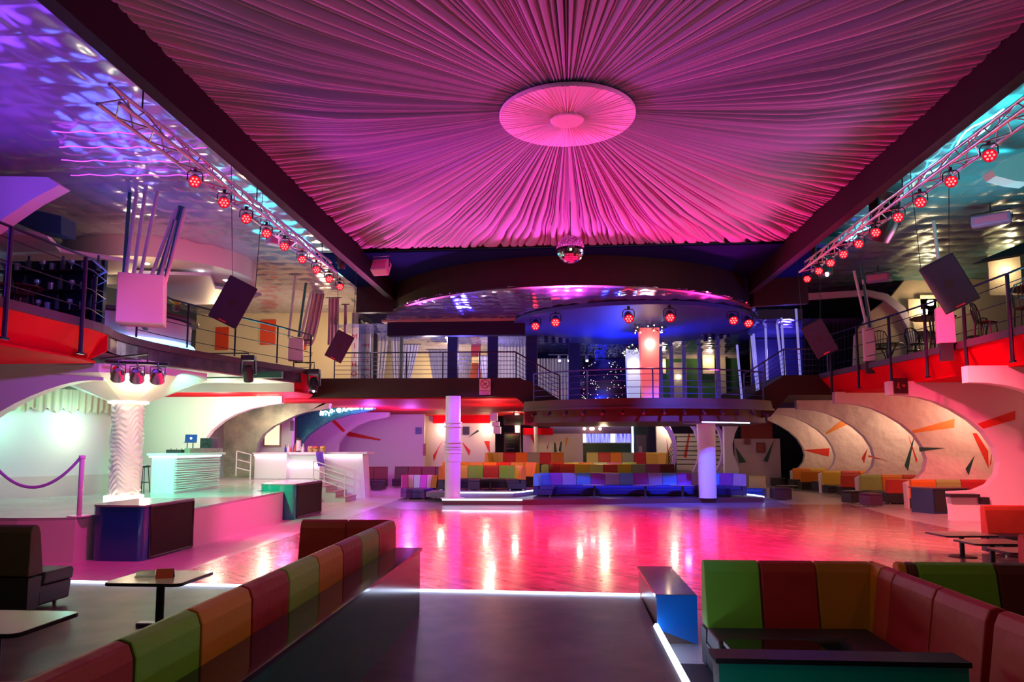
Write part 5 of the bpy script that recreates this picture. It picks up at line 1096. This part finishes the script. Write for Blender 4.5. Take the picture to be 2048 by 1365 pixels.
# left edge: curved bracket and teal beam
o = MB().prism([PY(a,b,13.6) for a,b in ((-40,352),(95,354),(118,370),(62,400),(15,432),(-40,470))], (0,.35,0)).build('curved_bracket', mat('bracket_white', (.72,.66,.66), .55)); tag(o, 'curved pale bracket under the foil ceiling at the left edge', 'bracket')
o = MB().prism([PY(a,b,15.2) for a,b in ((-30,398),(122,432),(122,468),(70,462),(-30,420))], (0,.5,0)).build('teal_beam', mat('beam_teal', (.02,.10,.10), .5)); tag(o, 'slanting dark teal beam at the left edge above the balcony', 'beam')
o = MB().prism([PY(a,b,15.0) for a,b in ((2030,310),(2000,325),(1984,340),(1992,352),(2030,362),(2060,365),(2060,300))], (0,.35,0)).build('curved_bracket', mat('bracket_white', (.72,.66,.66), .55)); tag(o, 'scalloped pale bracket under the ceiling at the right edge', 'bracket')
o = MB().prism([PY(a,b,20.0) for a,b in ((1962,520),(2060,480),(2060,505),(1962,522))], (0,.4,0)).build('teal_beam', mat('beam_teal', (.02,.10,.10), .5)); tag(o, 'dark teal beam at the right edge above the lit wall lamp', 'beam')
# ------------------------------------------------------------------ signs
c = PY(970,774,28.13); t = thing('no_smoking_sign', 'pink lit no smoking sign on the back balcony edge', 'sign', c, 0)
MB().box(-.22,.22,-.012,.012,-.31,.31).build('board', mat('sign_white', (.82,.62,.66), .5), t, local=True)
SR = mat('sign_red', (.62,.0,.06), .5); yS = -.02
rg = MB().lathe([(.15,0),(.185,0)], (0,0,0), 32); MB().add([(v[0], yS, v[1]+.11) for v in rg.v], rg.f).build('ring', SR, t, local=True)
MB().obox((0,yS,.11), .33, .006, .035, Matrix.Rotation(PI/4, 3, 'Y')).build('slash', SR, t, local=True)
MB().obox((0,yS+.003,.10), .20, .005, .03, Matrix.Rotation(-.6, 3, 'Y')).build('cigarette', BLK, t, local=True)
text('VIETATO', (c.x, c.y-.02, c.z-.20), .095, SR, t); text('FUMARE', (c.x, c.y-.02, c.z-.29), .095, SR, t)
c = PY(1801,772,22.52); t = thing('exit_sign', 'dark sign with red figures on the pink arch wall', 'sign', c, 0)
MB().box(-.2,.2,-.03,.03,-.23,.23).build('board', mat('sign_dark', (.035,.008,.010), .4), t, local=True)
mb = MB(); mb.ball((-.07,-.035,.07), .025, 8, 6); mb.box(-.10,-.05,-.04,-.03,-.05,.05); mb.box(-.13,-.10,-.04,-.03,-.08,-.03); mb.box(-.06,-.03,-.04,-.03,-.10,-.04)
mb.build('running_figure', mat('sign_dim_red', (.30,.06,.05), .5), t, local=True)
MB().prism([(.03,-.035,-.03),(.03,-.035,.03),(.08,-.035,.03),(.08,-.035,.06),(.14,-.035,0),(.08,-.035,-.06),(.08,-.035,-.03)], (0,-.006,0)).build('arrow', mat('sign_dim_red', (.30,.06,.05), .5), t, local=True)
# ------------------------------------------------------------------ lower back of the hall
struct('wall_mottled_back', MB().box(PY(1046,890,42).x, PY(1166,890,42).x, 42, 42.2, .85, PY(1046,868,42).z), PLASTER)
struct('trim_red_awning', MB().box(PY(1046,860,41.5).x, PY(1106,860,41.5).x, 41.3, 41.9, PY(1046,870,41.5).z, PY(1046,857,41.5).z), RED_TONE)
for k, px in enumerate((1038,1074)):
    x = PY(px,880,41).x; o = MB().cyl((x,41,.85),(x-.1,41,4.1),.16 if k == 0 else .11,n=14).build('slim_column', COLW); tag(o, ('thick','thin')[k]+' white slanting column before the mottled back wall', 'column', 'white columns at the mottled wall')
t = thing('equipment_cabinet', 'tall black equipment cabinet on the top terrace, left of centre', 'cabinet', (PY(1024,880,39.5).x,39.5,.85))
a, b = PY(1008,866,39.5), PY(1040,866,39.5)
MB().box(a.x,b.x,39.5,40.1,.85,a.z).build('body', BLK, t); MB().box(a.x+.05,b.x-.05,39.46,39.5,.95,a.z-.08).build('door', BLACKG, t)
for k in range(5): MB().box(a.x+.08,b.x-.3,39.45,39.46,1.1+.32*k,1.13+.32*k).build('shelf_edge', mat('dim_metal', (.10,.09,.10), .4), t)
t = thing('wall_screen', 'black flat screen hung above the equipment cabinet', 'screen', PY(1027,842,39.0))
a, b = PY(1008,832,39), PY(1048,850,39); MB().box(a.x,b.x,39,39.08,b.z,a.z).build('panel', BLACKG, t); MB().box(a.x-.03,b.x+.03,39.08,39.14,b.z-.03,a.z+.03).build('frame', BLK, t); MB().cyl(((a.x+b.x)/2,39.1,a.z),((a.x+b.x)/2,39.1,4.2),.03,n=6).build('bracket', BLK, t)
mb = MB()
for i, (p0,p1,q0,q1) in enumerate(((980,994,829,842),(984,998,844,853),(987,1001,854,868))):
    a, b = PY(p0,q0,40.5), PY(p1,q1,40.5); mb.box(a.x,b.x,40.5,41.0,b.z,4.055 if p0 == 980 else a.z)
o = mb.build('stepped_block', FINW); tag(o, 'stacked white stepped blocks left of the black equipment cabinet', 'block')
c = PY(1060,834,27.9); t = thing('wall_speaker', 'red lit loudspeaker with oval grille under the left stair', 'speaker', c)
MB().box(-.24,.24,0,.36,-.32,.32).build('cabinet', mat('speaker_red_lit', (.30,.02,.02), .5), t, local=True, bevel=.02)  # black loudspeaker, red light put into cabinet and grille colours
g = MB().lathe([(.002,0),(.19,0)], (0,0,0), 24); MB().add([(v[0], -.01, v[1]*1.35) for v in g.v], g.f).build('oval_grille', mat('grille_red_lit', (.10,.01,.01), .7), t, local=True)
MB().box(-.05,.05,.1,.2,.32,.6).build('bracket', BLK, t, local=True)
c = PY(1521,830,28.1); t = thing('wall_speaker', 'black loudspeaker under the right stair with a red lit edge', 'speaker', c)
MB().box(-.26,.26,0,.36,-.30,.30).build('cabinet', SPK, t, local=True, bevel=.02); MB().box(-.14,.1,-.012,0,-.29,-.25).build('nameplate', mat('plate_red', (.8,.06,.12), .4), t, local=True); MB().box(-.05,.05,.1,.2,.3,.5).build('bracket', BLK, t, local=True)
# far bar with purple backlight
t = thing('far_bar', 'far dark green bar counter before the purple backlit wall', 'bar counter', PY(1205,905,44))
a, b = PY(1152,888,44), PY(1262,905,44)
MB().box(a.x,b.x,44,44.8,.85,a.z).build('front', mat('bar_green', (.02,.08,.05), .3), t); MB().box(a.x-.1,b.x+.1,43.9,44.9,a.z,a.z+.06).build('counter_top', mat('counter_pale', (.5,.6,.65), .2), t)
t = thing('backlit_wall', 'purple backlit wall of vertical streaks behind the far bar', 'light panel', PY(1210,880,47))
a, b = PY(1160,866,47), PY(1262,892,47)
m = mat('backlit_purple', (.1,.1,.3), .5, emit=(.20,.14,1), power=1.6); nt = m.node_tree; tc = nt.nodes.new('ShaderNodeTexCoord'); mp = nt.nodes.new('ShaderNodeMapping'); mp.inputs['Scale'].default_value = (9,1,.4); nn = nt.nodes.new('ShaderNodeTexNoise'); nn.inputs['Scale'].default_value = 2
rp_ = nt.nodes.new('ShaderNodeValToRGB'); rp_.color_ramp.elements[0].color = (.08,.02,.45,1); rp_.color_ramp.elements[1].color = (.35,.40,1,1); rp_.color_ramp.elements[0].position = .38; rp_.color_ramp.elements[1].position = .62
nt.links.new(tc.outputs['Object'], mp.inputs[0]); nt.links.new(mp.outputs[0], nn.inputs['Vector']); nt.links.new(nn.outputs['Fac'], rp_.inputs[0]); nt.links.new(rp_.outputs[0], nt.nodes['Principled BSDF'].inputs['Emission Color'])
MB().box(a.x,b.x,47,47.1,.85,a.z).build('panel', m, t)
for k, px in enumerate((1168,1226)):
    p = PY(px,880,45.2); o = MB().box(p.x-.14,p.x+.14,45.2,45.4,.85,PY(px,864,45.2).z).build('lit_post', mat('post_lit', (.9,.9,1), .4, emit=(.8,.85,1), power=1.6)); tag(o, ('left','right')[k]+' glowing white post at the far purple bar', 'post', 'glowing posts at the far bar')
struct('trim_far_lintel', MB().box(PY(1100,855,43).x, PY(1265,855,43).x, 43, 43.4, PY(1100,868,43).z, PY(1100,851,43).z), mat('lintel_mauve', (.14,.05,.10), .5))
p, q = PY(1096,850,42.8), PY(1262,849,42.8); strip('long pale blue light strip over the far bar', [p, q], .05, mat('led_paleblue', (1,1,1), emit=(.45,.7,1), power=6))
for k, px in enumerate((1169,1182,1186,1200)):
    p = PY(px,858,42.7); t = thing('globe_lamp', ('first','second','third','fourth')[k]+' small warm globe lamp on the lintel of the far bar', 'lamp', p, 0, 'globe lamps over the far bar')
    MB().ball((0,0,0), .085, 10, 8).build('globe', mat('globe_warm', (1,1,1), emit=(1,.85,.6), power=16), t, local=True); MB().box(-.02,.02,0,.3,-.02,.02).build('arm', BLK, t, local=True)
t = thing('bottle_fridge', 'dark glass fridge glowing violet at its bottom beside the far bar', 'fridge', PY(1282,905,41))
a, b = PY(1268,852,41), PY(1297,905,41)
MB().box(a.x,b.x,41,41.6,.85,a.z).build('cabinet', mat('fridge_teal', (.02,.06,.08), .3), t); MB().box(a.x+.1,b.x-.1,40.97,41,.95,1.25).build('violet_glow', mat('violet_glow', (.2,.05,.4), .4, emit=(.30,.04,1), power=1.5), t)
MB().box(a.x+.1,b.x-.1,40.97,41,1.3,a.z-.5).build('glass_door', mat('glass_mauve', (.14,.10,.18), .12), t); MB().box(a.x+.25,b.x-.35,40.95,40.97,1.7,2.2).build('notice', mat('notice', (.45,.30,.45), .6), t)
MB().cyl((a.x-.1,40.9,.85),(a.x-.1,40.9,3.3),.06,n=8).build('lit_edge', mat('post_lit', (.9,.9,1), .4, emit=(.8,.85,1), power=1.6), t)
# C shaped fins and the stair behind them
STW2 = mat('stair_white', (.80,.74,.68), .55)
def cfin(label, y, outer, inner, m):
    o = MB().prism([PY(a,b,y) for a,b in outer] + [PY(a,b,y) for a,b in reversed(inner)], (0,.35,0)).build('curved_fin', m); o['kind'] = 'structure'; o.name = 'wall_curved_fin'
FP = mat('fin_violet', (.46,.32,.56), .5)
cfin('', 36.6, [(1333,845),(1345,862),(1352,882),(1354,905),(1352,925),(1345,945)], [(1320,845),(1336,862),(1345,882),(1348,905),(1345,925),(1335,945)], FP)
cfin('', 36.4, [(1385,845),(1396,862),(1402,882),(1404,905),(1401,925),(1394,945)], [(1376,845),(1389,862),(1396,882),(1398,905),(1395,925),(1386,945)], FP)
cfin('', 36.2, [(1432,845),(1443,862),(1448,882),(1449,905),(1446,925),(1438,945)], [(1424,845),(1437,862),(1443,882),(1445,905),(1441,925),(1432,945)], FP)
y = 38.5; struct('wall_curved_white', MB().prism([PY(a,b,y) for a,b in ((1312,842),(1332,842),(1345,862),(1350,885),(1351,905),(1349,925),(1342,950),(1316,950))], (0,.3,0)), STW2)
y = 35.8; struct('wall_white_pier', MB().prism([PY(a,b,y) for a,b in ((1448,842),(1482,842),(1470,868),(1465,890),(1467,910),(1478,938),(1478,952),(1450,952))], (0,.4,0)), STW2)
struct('wall_behind_stair', MB().box(PY(1345,900,42).x, PY(1450,900,42).x, 42, 42.2, .4, PY(1345,868,42).z), STW2)
t = thing('hand_rail', 'horizontal dark bars of the stair rail seen through the curved fins', 'hand rail', PY(1400,900,40), 0)
for k, py in enumerate((874,884,893,902,911,920,929)):
    MB().cyl(PY(1346,py,40), PY(1447,py+.5,40), .028, n=6).build('bar', BLK, t)
for px in (1352,1426): MB().cyl(PY(px,872,40), (PY(px,945,40).x,40,.85), .035, n=6).build('post', BLK, t)
t = thing('hand_rail', 'slanting dark rail beside the white wall left of the curved fins', 'hand rail', PY(1335,900,37.6), 0)
for k in range(5): MB().cyl(PY(1337,905+k*8,37.6), PY(1349,874+k*8,37.6), .024, n=6).build('bar', BLK, t)
for px in (1337,1349): q = PY(px,890,37.6); MB().cyl((q.x,37.6,.85), (q.x,37.6,PY(px,905 if px == 1337 else 874,37.6).z), .03, n=6).build('post', BLK, t)
wst = [o for o in bpy.data.objects if o.name.startswith('wall_behind_stair')][0]
shard(wst, 42, [(1377,868),(1380,868),(1373,917),(1367,914)], 'red'); shard(wst, 42, [(1418,900),(1426,900),(1431,915),(1420,918)], 'red')
wcw = [o for o in bpy.data.objects if o.name.startswith('wall_curved_white')][0]; shard(wcw, 38.5, [(1333,876),(1340,918),(1336,920)], 'red')
struct('wall_red_right_back', MB().box(PY(1484,870,41).x, PY(1545,870,41).x, 41, 41.2, PY(1484,878,41).z, 4.1), mat('wall_red_lit', (.22,.02,.02), .5))  # red light on the upper wall put into its colour
struct('wall_white_right_back', MB().box(PY(1470,900,41.1).x, PY(1560,900,41.1).x, 41.05, 41.25, 0, PY(1470,878,41.1).z), mat('wall_mauve', (.50,.34,.40), .6))
wrb = [o for o in bpy.data.objects if o.name.startswith('wall_white_right_back')][0]
shard(wrb, 41.04, [(1471,895),(1492,925),(1478,927)], 'green'); shard(wrb, 41.04, [(1548,880),(1535,925),(1527,922)], 'green')
for k, (p0,p1,q0,q1) in enumerate(((1513,1530,886,906),(1489,1498,876,889))):
    a, b = PY(p0,q0,40.98), PY(p1,q1,40.98); t = thing('picture_frame', ('larger','smaller')[k]+' dark red framed picture on the far wall right of the white pier', 'picture', ((a.x+b.x)/2,41.0,(a.z+b.z)/2), 0, 'framed pictures on the far wall')
    w, h = (b.x-a.x)/2, (a.z-b.z)/2; MB().box(-w,w,-.03,.03,-h,h).build('frame', mat('frame_brown', (.16,.03,.03), .4), t, local=True); MB().box(-w*.75,w*.75,-.04,-.03,-h*.78,h*.78).build('picture', mat('picture_red', (.30,.05,.05), .5), t, local=True)
c = PY(932,862,43.95); o = MB().box(c.x-.2,c.x+.2,43.85,43.98,c.z-.24,c.z+.24).build('wall_box', BLK); tag(o, 'square black box on the lit wall between the two sconces', 'box')
c = PY(837,862,41.9); o = MB().box(c.x-.17,c.x+.17,41.85,41.98,c.z-.20,c.z+.20).build('wall_box', mat('box_blue', (.06,.08,.28), .4)); tag(o, 'small blue box on the purple alcove wall', 'box')
c = PY(849,900,41.9); o = MB().box(c.x-.07,c.x+.07,41.85,41.98,c.z-.35,c.z+.35).build('red_panel', mat('ext_red', (.40,.04,.04), .4)); tag(o, 'slim dark red panel at the right edge of the purple alcove', 'panel')
for k, (px, nm) in enumerate(((886,'left'),(974,'right'))):
    c = PY(px,859,43.85); t = thing('wall_sconce', nm+' starburst sconce on the lit wall behind the white column', 'wall lamp', c, 0, 'starburst sconces')
    MB().ball((0,-.05,0), .15, 12, 8).build('glow', mat('globe_warm', (1,1,1), emit=(1,.85,.6), power=16), t, local=True); MB().box(-.08,.08,0,.1,-.1,.1).build('mount', BLK, t, local=True)
    point((c.x, 43.1, c.z), WARM, 45, .1)
# row of little spots on the round platform fascia
for i in range(14):
    a = math.radians(229+ (311-229)*i/13); x, y = cp[0]+(rp+.02)*math.cos(a), cp[1]+(rp+.02)*math.sin(a)
    t = thing('mini_spot', (('first','second','third','fourth','fifth','sixth','seventh','eighth','ninth','tenth','eleventh','twelfth','thirteenth','fourteenth')[i] + ' small dark spotlight from the left along the round platform rim'), 'spotlight', (x,y,3.40), a, 'small spotlights on the round platform')
    MB().cyl((0,0,.13),(0,0,.05),.012,n=6).build('stem', BLK, t, local=True); MB().cyl((-.12,0,.04),(.10,0,-.06),.055,n=10).build('head', mat('spot_dark', (.12,.03,.03), .3, .5), t, local=True)
# framed notice and lamp on the stage walls
c = PY(545,868,32.97); t = thing('picture_frame', 'glowing framed yellow poster seen through the green mosaic arch', 'picture', c); MB().box(-.42,.42,-.03,.03,-.62,.62).build('frame', mat('frame_tan', (.45,.30,.25), .5), t, local=True); MB().box(-.34,.34,-.05,-.03,-.52,.52).build('poster', mat('poster_lit', (.9,.9,.6), .5, emit=(1,.95,.5), power=1.1), t, local=True)
o = MB().box(PY(581,853,32.9).x,PY(588,853,32.9).x,32.85,32.95,PY(581,862,32.9).z,PY(581,842,32.9).z).build('wall_box', mat('box_grey', (.25,.22,.27), .5)); tag(o, 'grey vertical wall box right of the glowing poster', 'box')
o = MB().ball(PY(388,754,22.08), .16, 14, 10).build('globe_lamp', mat('globe_stage', (1,1,1), emit=(1,.95,.7), power=22), smooth='all'); tag(o, 'bright round lamp on the pale green band over the stage', 'lamp')
struct('trim_green_band', MB().box(PY(335,750,22.3).x, PY(565,760,22.3).x, 22.2, 22.35, PY(400,757,22.2).z, PY(400,744,22.2).z), mat('band_green', (.03,.16,.10), .5))
for k, px in enumerate((517,530,541,552)):
    p = PY(px,798,26.5); o = thing('globe_lamp', 'x', 'lamp', p); MB().ball(p, .10, 10, 8, .8).build('globe', mat('globe_stage', (1,1,1), emit=(1,.95,.7), power=22), o, smooth='all'); MB().cyl(p, (p.x,p.y,4.14), .01, n=5).build('cord', BLK, o); tag(o, ('first','second','third','fourth')[k]+' white globe of the short row before the green mosaic arch', 'lamp', 'white globes before the green arch')
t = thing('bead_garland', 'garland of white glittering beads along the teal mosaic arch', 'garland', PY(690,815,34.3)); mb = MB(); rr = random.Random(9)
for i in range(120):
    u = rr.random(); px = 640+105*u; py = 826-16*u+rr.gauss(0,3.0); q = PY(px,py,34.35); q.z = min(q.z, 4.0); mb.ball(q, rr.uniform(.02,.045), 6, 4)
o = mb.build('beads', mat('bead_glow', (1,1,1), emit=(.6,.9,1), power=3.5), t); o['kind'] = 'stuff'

# dark back bar with glasses on the left balcony
t = thing('back_bar', 'dark navy back bar shelves behind the left balcony railing', 'shelf', (-12.6,17.0,4.9))
MB().box(-14.0,-11.35,17.1,17.22,4.9,6.85).build('back_panel', mat('backbar_navy', (.006,.014,.035), .35), t)
for z in (5.55,6.05,6.55): MB().box(-14.0,-11.35,16.78,17.1,z-.03,z).build('shelf_board', BLK, t)
MB().box(-14.0,-11.35,16.7,17.1,4.9,5.25).build('plinth', BLK, t)
rr = random.Random(21); GL = mat('glass_glint', (.6,.75,.85), .05, .7)
for z in (5.55,6.05,6.55):
    for i in range(9):
        x = -13.8+.29*i+rr.uniform(-.05,.05); y = 16.93+rr.uniform(-.06,.06); lab = ('%s on the %s back bar shelf, %s from the left edge') % (('wine glass','tumbler','bottle')[i%3], {5.55:'lowest',6.05:'middle',6.55:'top'}[z], ('first','second','third','fourth','fifth','sixth','seventh','eighth','ninth')[i])
        h = (.22,.16,.32)[i%3]; r = .045
        prof = [(.004,0),(.04,0),(.012,.01),(.012,h*.45),(.05,h*.7),(.045,h)] if i%3 == 0 else [(.004,0),(r,0),(r*1.1,h)] if i%3 == 1 else [(.004,0),(r,0),(r,h*.6),(r*.4,h*.75),(r*.4,h)]
        o = MB().lathe([(a*1.5,b*1.2) for a,b in prof], (x,y,z), 10).build(('wine_glass','tumbler','bottle')[i%3], GL if i%3 < 2 else mat('glass_dark', (.05,.10,.12), .08), smooth=True); tag(o, lab, ('glass','glass','bottle')[i%3], 'glassware on the left back bar')
wmb = [o for o in bpy.data.objects if o.name.startswith('wall_mottled_back')][0]
for c, pts in (('red',[(1060,872),(1066,872),(1077,896),(1073,899)]), ('green',[(1108,886),(1111,886),(1114,905),(1108,905)]), ('green',[(1121,884),(1124,884),(1122,905),(1117,902)]), ('orange',[(1132,876),(1136,876),(1130,902)]), ('green',[(1090,884),(1094,896),(1098,884),(1095,900)])):
    shard(wmb, 42, pts, c)
# rope lights pinned to the foil ceilings
def rope(label, pts, m, r=.018):
    tag(MB().tube(pts, r, 6).build('rope_light', m, smooth=True), label, 'rope light', 'rope lights on the foil ceilings')
CY_ = mat('rope_cyan', (1,1,1), emit=(.20,.85,1), power=4.0); MG_ = mat('rope_magenta', (1,1,1), emit=(.75,.06,1), power=1.3)
rope('cyan rope light on the left foil ceiling beside the truss', [(-7.7+.07*math.sin(2.2*y)-.0*y, y, 8.30+.03*math.sin(5*y)) for y in [15.0+.3*i for i in range(38)]], CY_)
rope('cyan rope light on the right foil ceiling beside the truss', [(8.0+.07*(y-13)+.13*math.sin(2.1*y), y, 8.30+.03*math.sin(5*y)) for y in [13.2+.25*i for i in range(46)]], CY_)
rope('glowing strand standing for the reflection of the right cyan rope light in the foil', [(8.02+.07*(y-13)-.13*math.sin(2.1*y), y, 8.28+.03*math.sin(4*y)) for y in [13.4+.25*i for i in range(34)]], CY_)  # mirror image of the first rope, built as another glowing strand
for k, (y0, xa, xb) in enumerate(((12.9,-9.8,-7.5),(13.6,-10.2,-7.2),(14.3,-10.6,-7.6),(15.1,-11.0,-7.3))):
    rope(('first','second','third','fourth')[k]+' of four magenta rope lights crossing the left foil ceiling, counting from the camera', [(xa+(xb-xa)*i/24, y0+.10*abs(math.sin(PI*(xa+(xb-xa)*i/24)/.66))+.012*i, 8.30) for i in range(25)], MG_, .012)
# pieces that sit on a part hang under that part
SUBS = {'led_dots':('lens_plate',), 'lens':('head','housing','body'), 'bulb':('head',), 'badge':('grille',), 'nameplate':('cabinet',), 'mark':('lid',), 'lid_back':('lid',), 'panel_frame':('side_panel',), 'shade':('panel',),
        'foot':('base','body'), 'cushion':(), 'ring':('upper_shaft','board'), 'slash':('ring_',), 'oval_grille':('cabinet',), 'cone':('cabinet',), 'knobs':('body',), 'piping':(), 'notice':('glass_door',), 'picture':('frame',), 'poster':('frame',), 'shelf_edge':('door',), 'lettering':('board','post'), 'red_cover':(), 'cap':('glass','tank'), 'backrest_bars':('backrest_hoop',)}
for root in [o for o in bpy.data.objects if o.parent is None and o.type == 'EMPTY']:
    kids = {}
    for c in root.children: kids.setdefault(c.name.split('.')[0], c)
    for c in list(root.children):
        for want in SUBS.get(c.name.split('.')[0], ()):
            if want in kids and kids[want] is not c: c.parent = kids[want]; break
